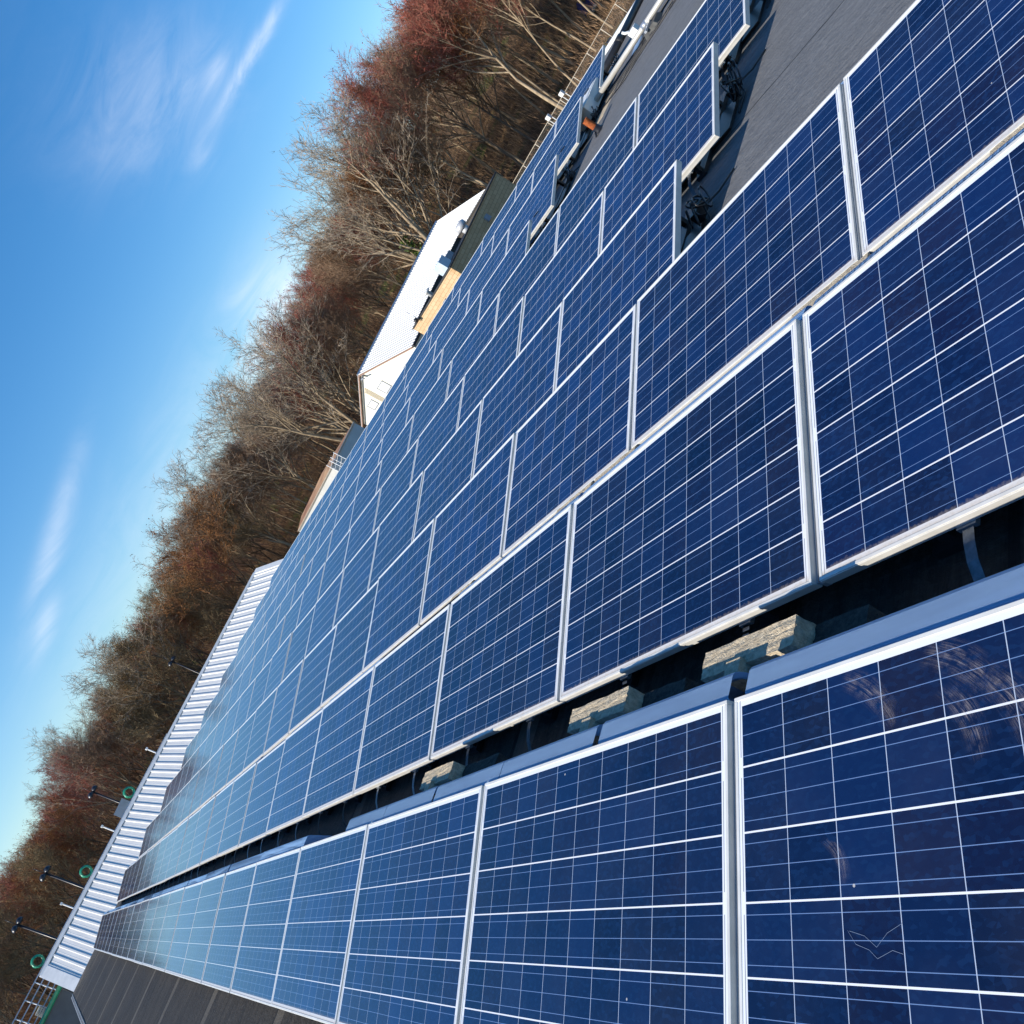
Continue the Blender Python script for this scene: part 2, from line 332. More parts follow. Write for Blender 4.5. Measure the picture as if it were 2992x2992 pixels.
for r in range(10):
    k0 = -1 if r < 3 else (1 if r < 6 else 4)
    # right edge of panel k sits at GX - k*PITCH - half gap
    for k in range(k0, 20):
        xr = GX - k * PITCH - 0.0127 - (0.07 if r >= 3 else 0) * 1; xl = xr - PW
        if xr > 0.5: continue
        g = (max(0, min(1, (r - 4) / 4))) * max(0, min(1, (xl + 19) / 8)) * 0.05
        loc = (xl, ROWY[r] + rnd.uniform(-.003, .003), g + rnd.uniform(-.002, .002))
        n = k - k0; word = ORD[n]; tot = 20 - k0
        if n == 0 and r >= 3: lab = 'blue solar panel at the open near end of the %s' % rowword(r)
        elif k == 19: lab = 'small far blue solar panel at the far west end of the %s' % rowword(r)
        else: lab = 'blue solar panel, %s from the near end of the %s' % (word, rowword(r))
        if r == 0 and n == 0: lab = 'nearest blue solar panel, front row, with pale scratch marks on its glass'
        if not proto_used: o = proto; o.location = loc; o['label'] = lab; proto_used = True
        else: o = dup(proto, loc, label=lab)
        o.rotation_euler = (R_(rnd.gauss(0, .16)), R_(rnd.gauss(0, .10)), 0)
        o['group'] = 'solar panels in rows on the roof'; panel_at[(r, n)] = o
        npan += 1
P00 = panel_at[(0, 0)]
for n in range(21):
    for ch in [c for c in panel_at[(0, n)].children if c.name.startswith('support_arm')]: bpy.data.objects.remove(ch)
for r in range(3, 10):
    for ch in [c for c in panel_at[(r, 0)].children if c.name.startswith('wind_deflector')]: bpy.data.objects.remove(ch)
HIGH = [(.9745, .190), (.984, .1985), (1.050, .1965), (1.062, .191), (1.069, .180), (1.13, .0), (1.17, -.135)]
bm = B(); strip(bm, HIGH, 0.012, PW); thicken(bm, .002); bmesh.ops.recalc_face_normals(bm, faces=bm.faces[:]); me_high = bpy.data.meshes.new('wind_deflector'); bm.to_mesh(me_high); bm.free(); me_high.materials.append(M_DEFL)
for n in range(21):
    for ch in [c for c in panel_at[(0, n)].children if c.name.startswith('wind_deflector')]: ch.data = me_high
# front row's sheets behind the nearest panels are cut differently, leaving the notches the pavers sit behind
for n, (a, b_) in {0: (-1.89, -0.27), 1: (-2.655, -1.955), 2: (-4.215, -2.69), 3: (-5.755, -4.245)}.items():
    p = panel_at[(0, n)]
    for ch in [c for c in p.children if c.name.startswith('wind_deflector')]:
        bm = B(); x0 = a - p.location.x; x1 = b_ - p.location.x
        segs = [(x0, x1)] if x1 - x0 < 1.2 or n == 0 else [(x0, (x0 + x1) / 2 - .006), ((x0 + x1) / 2 + .000, x1)]
        for s0, s1 in segs: strip(bm, HIGH, s0, s1)
        thicken(bm, .002); me = bpy.data.meshes.new('wind_deflector'); bmesh.ops.recalc_face_normals(bm, faces=bm.faces[:]); bm.to_mesh(me); bm.free(); me.materials.append(M_DEFL); ch.data = me
# scuff marks on the nearest panel, and the hair cracks in two of its cells
rs = random.Random(3); km = MT('scuffed_dirt', (0.50, 0.44, 0.43), 0.8)
kuv = km.tc.outputs['UV']; ks = km.N.new('ShaderNodeSeparateXYZ'); km.L.new(kuv, ks.inputs[0])
soft = km.math('MULTIPLY', km.math('SUBTRACT', 1.0, km.math('ABSOLUTE', km.math('MULTIPLY_ADD', ks.outputs[0], 2.0, -1.0))), km.math('SINE', km.math('MULTIPLY', ks.outputs[1], math.pi)))
kg = km.N.new('ShaderNodeNewGeometry').outputs['Position']
stn = km.math('MULTIPLY', km.ramp(km.noise(km.map(kuv, (26, 1.3, 1)), 1.0, 5, .8, .6), .46, .74), km.ramp(km.noise(kg, 35, 3, .6), .35, .6))
km.val(km.b.inputs['Alpha'], km.math('MULTIPLY', km.math('MULTIPLY', soft, stn), .85))
for (u0, v0, u1, v1, wd_) in ((.39, .955, .53, .82, .07), (.46, .90, .53, .82, .05), (.62, .955, .78, .83, .09), (.655, .87, .725, .72, .07), (.75, .88, .84, .73, .09), (.30, .62, .36, .52, .04)):
    bm = B(); n_ = 8; uvl = bm.loops.layers.uv.new('UVMap'); lo = []; hi = []; dx_, dy_ = u1 - u0, v1 - v0; dl = math.hypot(dx_, dy_); nx_, ny_ = -dy_ / dl, dx_ / dl
    for i_ in range(n_):
        f_ = i_ / (n_ - 1); c_ = .018 * math.sin(f_ * 3.1); uu, vv = u0 + dx_ * f_ + nx_ * c_, v0 + dy_ * f_ + ny_ * c_
        lo.append(bm.verts.new((uu - nx_ * wd_ / 2, vv - ny_ * wd_ / 2, .0007))); hi.append(bm.verts.new((uu + nx_ * wd_ / 2, vv + ny_ * wd_ / 2, .0007)))
    for i_ in range(n_ - 1):
        f = bm.faces.new((lo[i_], lo[i_ + 1], hi[i_ + 1], hi[i_]))
        for l, q_ in zip(f.loops, ((0, i_), (0, i_ + 1), (1, i_ + 1), (1, i_))): l[uvl].uv = (q_[0], q_[1] / (n_ - 1))
    tilted(bm); me = bpy.data.meshes.new('scratch_mark'); bm.to_mesh(me); bm.free(); me.materials.append(km.m); o = bpy.data.objects.new('scratch_mark', me); COL.objects.link(o); o.parent = P00
M_CRACK = MT('cell_crack', (0.16, 0.22, 0.32), .6).m
for pts in (((.355, .435), (.375, .41), (.41, .40), (.43, .385), (.47, .40), (.495, .394)), ((.36, .434), (.40, .425), (.43, .405), (.46, .43), (.50, .447)), ((.06, .22), (.10, .205), (.13, .215), (.16, .20), (.20, .21))):
    bm = B(); a_ = [bm.verts.new((u_, v_ - .00035, .0006)) for u_, v_ in pts]; b2 = [bm.verts.new((u_, v_ + .00035, .0006)) for u_, v_ in pts]
    for i_ in range(len(pts) - 1): bm.faces.new((a_[i_], a_[i_ + 1], b2[i_ + 1], b2[i_]))
    tilted(bm); fin('cell_crack', bm, M_CRACK, P00)

# pavers used as ballast behind the front rows
def paver(loc, sz, label, rz=0.0):
    bm = B(); sx, sy, sz_ = sz; nxx, nyy = int(sx / .02), int(sy / .02)
    box(bm, (0, 0, 0), sz)
    bmesh.ops.subdivide_edges(bm, edges=bm.edges[:], cuts=9, use_grid_fill=True)
    for v in bm.verts: v.co += Vector((rs.uniform(-1, 1), rs.uniform(-1, 1), rs.uniform(-1, 1))) * .0022
    o = fin('paver', bm, M_CONC); o.location = loc; o.rotation_euler = (0, 0, rz)
    return tag(o, label, 'paver', 'concrete pavers between the panel rows')
M_CONC_SHADE = noisy('shade_toned_paver_concrete', (0.07, 0.065, 0.055), (0.035, 0.033, 0.03), 60, 0.9, 0, 0.9, 0.01, 0.3)  # the same concrete, coloured near black to stand in for shade
for i, (x0, x1, x2) in enumerate([(-2.23, -1.82, -1.63), (-3.09, -2.68, -2.43), (-4.75, -4.34, -3.93)]):
    wd = ['nearest', 'second nearest', 'third nearest'][i]
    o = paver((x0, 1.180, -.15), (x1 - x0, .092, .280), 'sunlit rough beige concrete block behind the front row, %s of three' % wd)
    bm = B(); bm.from_mesh(o.data); box(bm, (.15, -.05, .2), (.215, .01, .300)); bm.to_mesh(o.data); bm.free()  # raised stub added to mimic a patch of sunlight on the block
    o = paver((x1 + .004, 1.14, -.15), (x2 - x1, .13, .215), 'shaded dark concrete block beside the %s sunlit block behind the front row' % wd); o.data.materials[0] = M_CONC_SHADE
for i, (x0, x1) in enumerate([(-1.35, -.95), (-2.30, -1.88), (-3.92, -3.50), (-4.38, -3.96), (-6.1, -5.7)]):
    wd = ['nearest', 'second nearest', 'third nearest', 'fourth nearest', 'farthest small'][i]
    paver((x0, 2.62, -.15), (x1 - x0, .285, .155), '%s beige concrete block between the second and third rows' % wd)

# black cable bundles and foot brackets at the open row ends
def bundle(x, y, label, sc=1.0, seed=1):
    t = thing('cable_bundle', label, 'cables', (x, y, ZR), 0, 'cable bundles under open row ends'); q = random.Random(seed)
    bm = B()
    for j in range(7):
        cx, cy, cz = q.uniform(-.05, .03), q.uniform(-.12, .12), q.uniform(.05, .15); rr = q.uniform(.03, .075) * sc; ph = q.uniform(0, 3)
        pts = [(cx + rr * .6 * math.cos(a + ph), cy + rr * 1.6 * math.sin(a), cz + rr * .8 * math.sin(a * 1 + ph)) for a in [i * 2 * math.pi / 12 for i in range(13)]]
        tube(bm, pts, .007, 6)
    fin('cable_loops', bm, M_BLACK, t, True)
    bm = B(); tube(bm, [(0, -.30, .012), (.05, -.12, .03), (.01, 0, .08), (.06, .15, .03), (.16, .30, .012)], .008, 6); fin('loose_cable', bm, M_BLACK, t, True)
    bm = B(); box(bm, (-.10, -.05, .03), (-.02, .09, .11)); fin('connector_box', bm, M_BLACK, t, bevel=.008)
endx = GX - 1 * PITCH - .0127 - .07; endx2 = GX - 4 * PITCH - .0127 - .07
for r in (3, 4, 5): bundle(endx - .02, ROWY[r] + .72, 'black cable loops hanging under the open end of the %s' % rowword(r), 1.15, r)
for r in (6, 7, 8, 9): bundle(endx2 - .04, ROWY[r] + .85, 'black cable loops hanging under the open end of the %s' % rowword(r), 1.2, r)
# flat cable tray stubs beside the ends of the rear rows
for r in (6, 7, 8, 9):
    bm = B(); strip(bm, [(.0, .0), (.05, -.008), (.075, -.03)], 0, .13); thicken(bm, .002); o = fin('bent_plate', bm, M_ALU); o.location = (endx2, ROWY[r] + .985, .235)
    o.parent = panel_at[(r, 0)]; o.location = (PW, .985, .19)

# ------------------------------------------------------------------ things on the open strip of roof
t = thing('conduit_pipe', 'long pale galvanised conduit raised above the open strip of roof', 'pipe', (-8.7, 12.75, ZR))
bm = B(); tube(bm, [(0, 0, .165), (1.2, .06, .165), (2.6, .14, .165), (8, .34, .165)], .042, 14); fin('pipe', bm, M_PIPE, t, True)
for x in (1.35, 3.1): 
    bm = B(); y = .05 * x; tube(bm, [(x, y, .165), (x + .10, y, .165)], .050, 14); fin('coupling', bm, M_ALU, t, True)
bm = B(); tube(bm, [(-.09, 0, .165), (.0, 0, .165)], .052, 12); fin('end_bushing', bm, M_BLACK, t, True)
t = thing('combiner_box', 'white and grey electrical box at the end of the conduit pipe', 'electrical box', (-9.02, 12.42, ZR))
bm = B(); box(bm, (0, 0, .09), (.36, .36, .30)); box(bm, (0, .366, .09), (.36, .82, .30)); fin('enclosure', bm, noisy('box_paint', (0.72, 0.71, 0.66), (0.64, 0.63, 0.59), 4, 0.45), t, bevel=.006)
bm = B(); box(bm, (-.004, .004, .301), (.30, .80, .309)); fin('lid', bm, M_WHITE, t)
bm = B(); box(bm, (.03, .03, 0), (.09, .09, .09)); box(bm, (.28, .03, 0), (.34, .09, .09)); box(bm, (.03, .72, 0), (.09, .78, .09)); box(bm, (.28, .72, 0), (.34, .78, .09)); fin('feet', bm, M_BLACK, t)
t = thing('rusty_vent_pipe', 'short orange rusted vent pipe with black boot beside the electrical box', 'vent pipe', (-8.17, 11.48, ZR))
bm = B(); tube(bm, [(0, 0, .05), (0, 0, .29)], .052, 16, False); tube(bm, [(0, 0, .29), (0, 0, .06)], .044, 16, False); fin('pipe', bm, M_RUST, t, True)
bm = B(); tube(bm, [(0, 0, .0), (0, 0, .02), (0, 0, .06), (0, 0, .12)], [.14, .12, .065, .056], 16); fin('rubber_boot', bm, M_BLACK, t, True)
bm = B(); tube(bm, [(.06, -.05, .02), (.12, -.12, .05), (.03, -.17, .04), (-.06, -.12, .02), (-.02, -.06, .08)], .008, 6); fin('loose_wire', bm, M_BLACK, t, True)
t = thing('pipe_support', 'dark wedge shaped block carrying the conduit pipe', 'support block', (-7.35, 12.55, ZR))
bm = B(); hexa(bm, [(0, 0, 0), (.34, .02, 0), (.34, .34, 0), (0, .34, 0), (.05, .03, .12), (.28, .05, .12), (.28, .30, .12), (.05, .30, .12)]); fin('block', bm, noisy('rubber_block', (0.05, 0.05, 0.05), (0.09, 0.09, 0.085), 12, 0.8), t, bevel=.006)
bm = B(); box(bm, (.12, -.03, .12), (.16, .37, .150)); tube(bm, [(.14, .16, .12), (.14, .16, .19)], .01, 6); fin('strut', bm, M_ALU, t)
t = thing('junction_box', 'small white rust spotted junction box clipped on the conduit pipe', 'junction box', (-7.62, 12.90, ZR + .16))
bm = B(); box(bm, (0, 0, 0), (.15, .12, .12)); fin('case', bm, noisy('rust_spotted', (0.75, 0.74, 0.70), (0.5, 0.25, 0.08), 26, 0.5, lo=.62, hi=.72), t, bevel=.004)
bm = B(); tube(bm, [(.02, .06, .12), (-.04, .07, .16), (-.06, .08, .20)], .022, 8); fin('fitting', bm, M_WHITE, t, True)
bm = B(); tube(bm, [(.1, 0, .02), (.2, -.1, -.05), (.1, -.25, -.13), (.3, -.5, -.15)], .006, 5); fin('wire', bm, M_BLACK, t, True)
# loose cables lying on the roof strip
bm = B(); q = random.Random(11)
for j in range(7):
    y0 = 12.35 + .09 * j; pts = []
    for i in range(22):
        x = -9.4 + i * .27; pts.append((x, y0 + .10 * math.sin(i * .8 + j) + .06 * math.sin(i * 1.9 + 2 * j) + (.6 if j > 4 else 0) * (i / 22), zroof(x, 12.5) + .010))
    tube(bm, pts, .009, 5)
tag(fin('roof_cables', bm, M_BLACK, None, True), 'black cables snaking over the open roof strip under the conduit pipe', 'cables')
bm = B(); hexa(bm, [(-8.75, 11.95, -.13), (-8.30, 12.0, -.13), (-8.12, 12.65, -.13), (-8.6, 12.6, -.13), (-8.75, 11.95, -.105), (-8.30, 12.0, -.105), (-8.12, 12.65, -.105), (-8.6, 12.6, -.105)])
tag(fin('roof_pad', bm, noisy('tan_pad', (0.55, 0.45, 0.30), (0.4, 0.33, 0.24), 14, 0.8), bevel=.004), 'tan flat pad on the roof beneath the pipe end by the electrical box', 'pad')
bm = B(); hexa(bm, [(-7.95, 13.0, -.13), (-7.75, 13.0, -.13), (-7.7, 13.7, -.13), (-7.9, 13.75, -.13), (-7.95, 13.0, -.10), (-7.75, 13.0, -.10), (-7.7, 13.7, -.06), (-7.9, 13.75, -.06)])
tag(fin('metal_flashing', bm, M_ALU, bevel=.006), 'bright curved metal flashing lying behind the conduit pipe', 'flashing')
t = thing('drain_pipe', 'thick black drain pipe lying behind the electrical box near the roof edge', 'pipe', (-9.2, 14.9, ZR))
bm = B(); tube(bm, [(-.3, -.4, .09), (.05, .35, .09), (.35, 1.2, .09)], .075, 14); fin('pipe', bm, M_BLACK, t, True)
bm = B(); tube(bm, [(.02, .28, .09), (.07, .42, .09)], .09, 14); fin('collar', bm, M_BLACK, t, True)

FAR0 = set(o.name for o in COL.objects)
# ------------------------------------------------------------------ white metal roofed building to the west
t = thing('metal_roof_building', 'long low building with ribbed white metal roof beyond the far panel ends', 'building', (-40, 7, -7))
T0 = Vector((-40, 7, -7))
def loc_(p): return tuple(Vector(p) - T0)
ya, yb = -1.25, 15.8
def zrid(y): return 0.985 + (y - ya) / (yb - ya) * (-0.205)
def zeav(y): return -0.44 + (y - ya) / (yb - ya) * (0.18)
bm = B(); y = ya + .34; prof = []
M_RIB = noisy('white_ribbed_metal', (0.78, 0.77, 0.73), (0.70, 0.69, 0.66), 1.2, 0.42, 0.03, stretch=(1, 8, 1))
while y < yb: prof += [(y, 0), (y + .018, .034), (y + .075, .034), (y + .093, 0), (y + .19, 0), (y + .20, .006), (y + .21, 0)]; y += 0.33
for side in (1, -1):
    ra = [bm.verts.new(loc_((-40, yy, zrid(yy) + h))) for yy, h in prof]; rb2 = [bm.verts.new(loc_((-40 + side * 3.02, yy, zeav(yy) + h))) for yy, h in prof]
    for i in range(len(prof) - 1): bm.faces.new((ra[i], rb2[i], rb2[i + 1], ra[i + 1]))
fin('ribbed_roof', bm, M_RIB, t)
bm = B(); hexa(bm, [loc_(p) for p in [(-42.6, ya + .1, -7), (-37.4, ya + .1, -7), (-37.4, yb - .1, -7), (-42.6, yb - .1, -7), (-42.6, ya + .1, -.42), (-37.4, ya + .1, -.42), (-37.4, yb - .1, -.25), (-42.6, yb - .1, -.25)]])
for yy in (ya + .1, yb - .1): poly(bm, [loc_((-42.6, yy, zeav(yy) - .1)), loc_((-37.4, yy, zeav(yy) - .1)), loc_((-40, yy, zrid(yy) - .06))])
fin('wall', bm, noisy('white_siding', (0.6, 0.6, 0.58), (0.5, 0.5, 0.49), 2, 0.6), t)
for yy, y2 in ((ya - .05, ya + .36), (yb - .05, yb + .25)):
    bm = B()
    for side in (1, -1):
        hexa(bm, [loc_(p) for p in [(-40, yy, zrid(yy) - .0), (-40 + side * 3.04, yy, zeav(yy) - .0), (-40 + side * 3.04, y2, zeav(y2) + .0), (-40, y2, zrid(y2) + .0), (-40, yy, zrid(yy) + .055), (-40 + side * 3.04, yy, zeav(yy) + .055), (-40 + side * 3.04, y2, zeav(y2) + .05), (-40, y2, zrid(y2) + .05)]])
    fin('end_trim', bm, M_WHITE, t)
bm = B(); hexa(bm, [loc_(p) for p in [(-40.16, ya, zrid(ya) - .03), (-39.84, ya, zrid(ya) - .03), (-39.84, yb, zrid(yb) - .03), (-40.16, yb, zrid(yb) - .03), (-40.05, ya, zrid(ya) + .075), (-39.95, ya, zrid(ya) + .075), (-39.95, yb, zrid(yb) + .075), (-40.05, yb, zrid(yb) + .075)]])
fin('ridge_cap', bm, M_WHITE, t)

# viewing platform and railings behind it
t = thing('viewing_platform', 'raised platform with grey wall, green beam and silver railings past the white roof', 'platform', (-42, -3, -7))
T0 = Vector((-42, -3, -7))
bm = B(); box(bm, loc_((-46, -14, -7)), loc_((-40.6, -1.45, .13))); fin('wall', bm, noisy('grey_render', (0.13, 0.15, 0.17), (0.10, 0.115, 0.13), 1.5, 0.8), t)
bm = B(); tube(bm, [loc_((-40.55, -14, .18)), loc_((-40.55, -1.2, .22))], .085, 12); fin('green_beam', bm, M_GREEN, t, True)
for j, yy in enumerate((-2.2, -3.1, -3.45)):
    bm = B()
    for q_ in range(5): box(bm, loc_((-41.9, yy - .28, .17 + q_ * .075)), loc_((-40.9 - .06 * q_, yy, .225 + q_ * .075)))
    fin('plank_stack', bm, M_WOODPL, t)
t = thing('guard_railing', 'silver tube guard railing behind the ridge of the white roof', 'railing', (-41.7, 0, -7))
T0 = Vector((-41.7, 0, -7))
for zz in (1.09, .86, .62, .40): 
    bm = B(); tube(bm, [loc_((-41.7, -9, zz)), loc_((-41.7, -3, zz)), loc_((-41.7, 8.3, zz - .14))], .022, 8); fin('rail', bm, M_ALU, t, True)
yy = -9.0
while yy < 8.35:
    bm = B(); zt = 1.09 - max(0, yy + 3) * .0124; tube(bm, [loc_((-41.7, yy, -1.5)), loc_((-41.7, yy, zt))], .02, 8); fin('post', bm, M_WHITE, t, True); yy += .62 if yy < -1 else 1.2
t = thing('stair_rails', 'leaning white stair rails at the bottom left beside the platform', 'railing', (-41.2, -3.4, 0.1))
for j in range(4):
    bm = B(); tube(bm, [(0, -.1 - .16 * j, 0), (-.5, -.1 - .16 * j, .8)], .02, 6); fin('rail', bm, M_WHITE, t, True)
bm = B(); box(bm, (-.3, -.8, .3), (-.25, .2, .36)); box(bm, (-.5, -.8, .6), (-.45, .2, .66)); fin('cross_bar', bm, M_GREY, t)
bm = B(); box(bm, (-46.5, -4.6, .2), (-44.6, -3.4, .9)); tag(fin('equipment_cabinet', bm, M_GREY, bevel=.02), 'plain grey cabinet behind the stair rails at the bottom left corner', 'cabinet')

# green rings, sign board, floodlights
for lab, az, e, in (('green hose ring beside the grey board', -82.32, -.36), ('green hose ring, middle one of three behind the railing', -86.7, -.28), ('green hose ring nearest the end of the white roof', -91.25, -.22)):
    X_ = -43.2; d = X_ / math.sin(R_(az)); y = d * math.cos(R_(az)); z = 1.479 + d * math.tan(R_(e))
    bm = B(); n = 20; pts = [(0, .20 * math.cos(a), .20 * math.sin(a)) for a in [i * 2 * math.pi / n for i in range(n + 1)]]
    tube(bm, pts, .05, 9, False); pts2 = [(.06, .19 * math.cos(a), .19 * math.sin(a)) for a in [i * 2 * math.pi / 12 for i in range(9)]]; tube(bm, pts2, .035, 7)
    r_ = thing('hose_ring', lab + ' post', 'hose ring', (X_, y, z - 2.2), 0, 'green hose rings'); o = fin('ring', bm, M_GREEN, r_, True); o.location = (0, 0, 2.2)
    bm = B(); tube(bm, [(-.05, 0, -6), (-.05, 0, 2.0)], .03, 8); fin('post', bm, M_GREEN, r_, True)
t = thing('sign_board', 'tilted plain grey board on a post behind the railing', 'sign', (-43.6, 5.2, -7))
bm = B(); hexa(bm, [(0, -.36, 7.72), (.04, -.36, 7.72), (.04, .36, 7.92), (0, .36, 7.92), (0, -.36, 8.34), (.04, -.36, 8.34), (.04, .36, 8.36), (0, .36, 8.36)]); fin('board', bm, M_GREY, t)
bm = B(); tube(bm, [(-.04, 0, 0), (-.04, 0, 8.1)], .04, 8); fin('post', bm, M_ALU, t, True)
for j, (az, e) in enumerate(((-84.4, .08), (-88.5, .08), (-79.9, -.1))):
    d = 44.0; x, y = d * math.sin(R_(az)), d * math.cos(R_(az)); z = 1.479 + d * math.tan(R_(e)); t = thing('pole_light', ['small white pole light left of the grey board', 'small white pole light between two green rings', 'small white pole light farthest right on the railing'][j], 'light', (x, y, z - .6), 0, 'white pole lights')
    bm = B(); tube(bm, [(0, 0, -7), (0, 0, .55)], .03, 8); fin('post', bm, M_WHITE, t, True); bm = B(); box(bm, (-.05, -.05, .55), (.12, .05, .64)); fin('lamp_head', bm, M_WHITE, t, bevel=.01)

K_ = 1.6
for o in [o for o in COL.objects if o.name not in FAR0 and o.parent is None]:
    o.location = Vector((0, 0, 1.4788)) + (o.location - Vector((0, 0, 1.4788))) * K_
    if o.type == 'EMPTY': o.scale = (K_,) * 3
    else: o.scale = (K_,) * 3

# black lamp posts with two globe shades
def lamp(x, y, h, label):
    t = thing('lamp_post', label, 'lamp post', (x, y, -7), R_(8), 'black lamp posts beyond the white roof')
    bm = B(); tube(bm, [(0, 0, 0), (0, 0, h * .5), (0, 0, h - .1)], [.10, .085, .075], 10); fin('pole', bm, M_LAMPBLK, t, True)
    bm = B(); tube(bm, [(0, -.42, h - .25), (0, 0, h - .02), (0, .42, h - .25)], .03, 6); tube(bm, [(0, 0, h - .1), (0, 0, h + .9)], .02, 6); fin('cross_arm', bm, M_LAMPBLK, t, True)
    for s in (-1, 1):
        bm = B(); bmesh.ops.create_uvsphere(bm, u_segments=14, v_segments=10, radius=.30)
        for v in bm.verts: v.co.z = max(v.co.z * 1.0, -.06) ; v.co += Vector((0, s * .30, h - .12))
        o = fin('lamp_shade', bm, M_LAMPBLK, t, True)
for (az, et, d), lb in zip([(-87.45, 1.55, 80), (-90.05, 1.55, 82), (-82.98, 1.4, 88), (-75.0, .95, 99)], ['tall black lamp post between the two left green rings', 'leftmost tall black lamp post beyond the white roof', 'black lamp post rising behind the grey board', 'small distant black lamp post farthest to the right']):
    x, y = d * math.sin(R_(az)), d * math.cos(R_(az)); lamp(x, y, 7 + 1.479 + d * math.tan(R_(et)), lb)

# ------------------------------------------------------------------ white hall
t = thing('white_hall', 'cream gabled hall with long white ribbed metal roof', 'building', (-57.15, 49, -7)); T0 = Vector((-57.15, 49, -7))
xr, y0h, y1h, zr_, ze, hw = -57.15, 40.4, 57.9, .37, -1.88, 6.15
M_CREAM = noisy('cream_render', (0.82, 0.80, 0.70), (0.78, 0.75, 0.65), 1.5, 0.85)
bm = B(); ft = [loc_(p) for p in [(xr - hw + .25, y0h, -7), (xr + hw - .25, y0h, -7), (xr + hw - .25, y0h, ze + .05), (xr, y0h, zr_ - .07), (xr - hw + .25, y0h, ze + .05)]]
bk = [loc_(p) for p in [(xr - hw + .25, y1h - .3, -7), (xr + hw - .25, y1h - .3, -7), (xr + hw - .25, y1h - .3, ze + .05), (xr, y1h - .3, zr_ - .07), (xr - hw + .25, y1h - .3, ze + .05)]]
a = [bm.verts.new(p) for p in ft]; b_ = [bm.verts.new(p) for p in bk]; bm.faces.new(a); bm.faces.new(b_[::-1])
for i in range(5): bm.faces.new((a[i], b_[i], b_[(i + 1) % 5], a[(i + 1) % 5]))
fin('wall', bm, M_CREAM, t)
bm = B(); prof = []; y = y0h - .25
while y < y1h: prof += [(y, 0), (y + .02, .045), (y + .09, .045), (y + .11, 0)]; y += .31
for side in (1, -1):
    ra = [bm.verts.new(loc_((xr, yy, zr_ + h))) for yy, h in prof]; rb2 = [bm.verts.new(loc_((xr + side * hw, yy, ze + h))) for yy, h in prof]
    for i in range(len(prof) - 1): bm.faces.new((ra[i], rb2[i], rb2[i + 1], ra[i + 1]))
fin('ribbed_roof', bm, M_RIB, t)
bm = B()
for side in (1, -1): hexa(bm, [loc_(p) for p in [(xr, y0h - .32, zr_ - .12), (xr + side * hw, y0h - .32, ze - .12), (xr + side * hw, y0h - .24, ze - .12), (xr, y0h - .24, zr_ - .12), (xr, y0h - .32, zr_ - .02), (xr + side * hw, y0h - .32, ze - .02), (xr + side * hw, y0h - .24, ze - .02), (xr, y0h - .24, zr_ - .02)]])
fin('verge_trim', bm, noisy('brown_trim', (0.35, 0.22, 0.16), (0.25, 0.15, 0.11), 3, 0.6), t)
bm = B(); tube(bm, [loc_((xr, y0h - .25, zr_ + .03)), loc_((xr, y1h, zr_ + .03))], .10, 6); fin('ridge_cap', bm, M_ALU, t)
bm = B(); tube(bm, [loc_((xr + hw + .06, y0h - .2, ze - .06)), loc_((xr + hw + .06, y1h, ze - .06))], .09, 8); fin('gutter', bm, noisy('dark_gutter', (.06, .05, .05), (.03, .03, .03), 3), t)
for (x0, x1, z0, z1) in ((-57.75, -56.65, -2.10, -1.36), (-60.5, -59.5, -2.0, -1.42), (-53.9, -53.2, -2.75, -2.2)):
    bm = B(); o_ = .05
    box(bm, loc_((x0 - o_, y0h - .06, z0 - o_)), loc_((x1 + o_, y0h - .003, z0))); box(bm, loc_((x0 - o_, y0h - .06, z1)), loc_((x1 + o_, y0h - .003, z1 + o_)))
    box(bm, loc_((x0 - o_, y0h - .06, z0)), loc_((x0, y0h - .003, z1))); box(bm, loc_((x1, y0h - .06, z0)), loc_((x1 + o_, y0h - .003, z1)))
    wf = fin('window', bm, M_GREY, t); bm = B(); box(bm, loc_((x0, y0h - .03, z0)), loc_((x1, y0h - .004, z1))); fin('blind', bm, M_WHITE, wf)
bm = B()
for j in range(4): tube(bm, [loc_((-59.0 + j * .16, y0h - .05, -.52 - j * .0 - (.06 * (3 - j)))), loc_((-59.0 + j * .16, y0h - .05, -6.8))], .022, 6)
fin('cable_pipes', bm, noisy('tan_conduit', (.5, .38, .2), (.42, .32, .18), 4), t)
bm = B(); box(bm, loc_((xr - .1, y0h - .45, -.05)), loc_((xr + .1, y0h - .02, .05))); tube(bm, [loc_((xr + .05, y0h - .4, 0)), loc_((xr + .45, y0h - .55, -.12))], .06, 8); fin('gable_lamp', bm, M_GREY, t)

# block building with dark flat roof in front of it
t = thing('block_building', 'flat roofed building with sunlit tan block wall and shaded brown block wall', 'building', (-40, 38, -7)); T0 = Vector((-40, 38, -7))
zt = -.94; bx0, bx1, by0, by1 = -42.2, -36.27, 34.4, 42.5
def block_mat(name, c1, c2):
    k = MT(name, c1, 0.9, 0, 0.2); g = k.N.new('ShaderNodeNewGeometry').outputs['Position']; sp = k.N.new('ShaderNodeSeparateXYZ'); k.L.new(g, sp.inputs[0])
    cm = k.N.new('ShaderNodeCombineXYZ'); k.L.new(k.math('ADD', sp.outputs[0], sp.outputs[1]), cm.inputs[0]); k.L.new(sp.outputs[2], cm.inputs[1])
    br = k.N.new('ShaderNodeTexBrick'); k.L.new(cm.outputs[0], br.inputs['Vector']); br.inputs['Scale'].default_value = 1; br.inputs['Brick Width'].default_value = .42; br.inputs['Row Height'].default_value = .21; br.inputs['Mortar Size'].default_value = .012
    br.inputs['Color1'].default_value = (*c1, 1); br.inputs['Color2'].default_value = (*c2, 1); br.inputs['Mortar'].default_value = (c1[0] * .55, c1[1] * .5, c1[2] * .45, 1)
    k.base(br.outputs[0]); return k.m
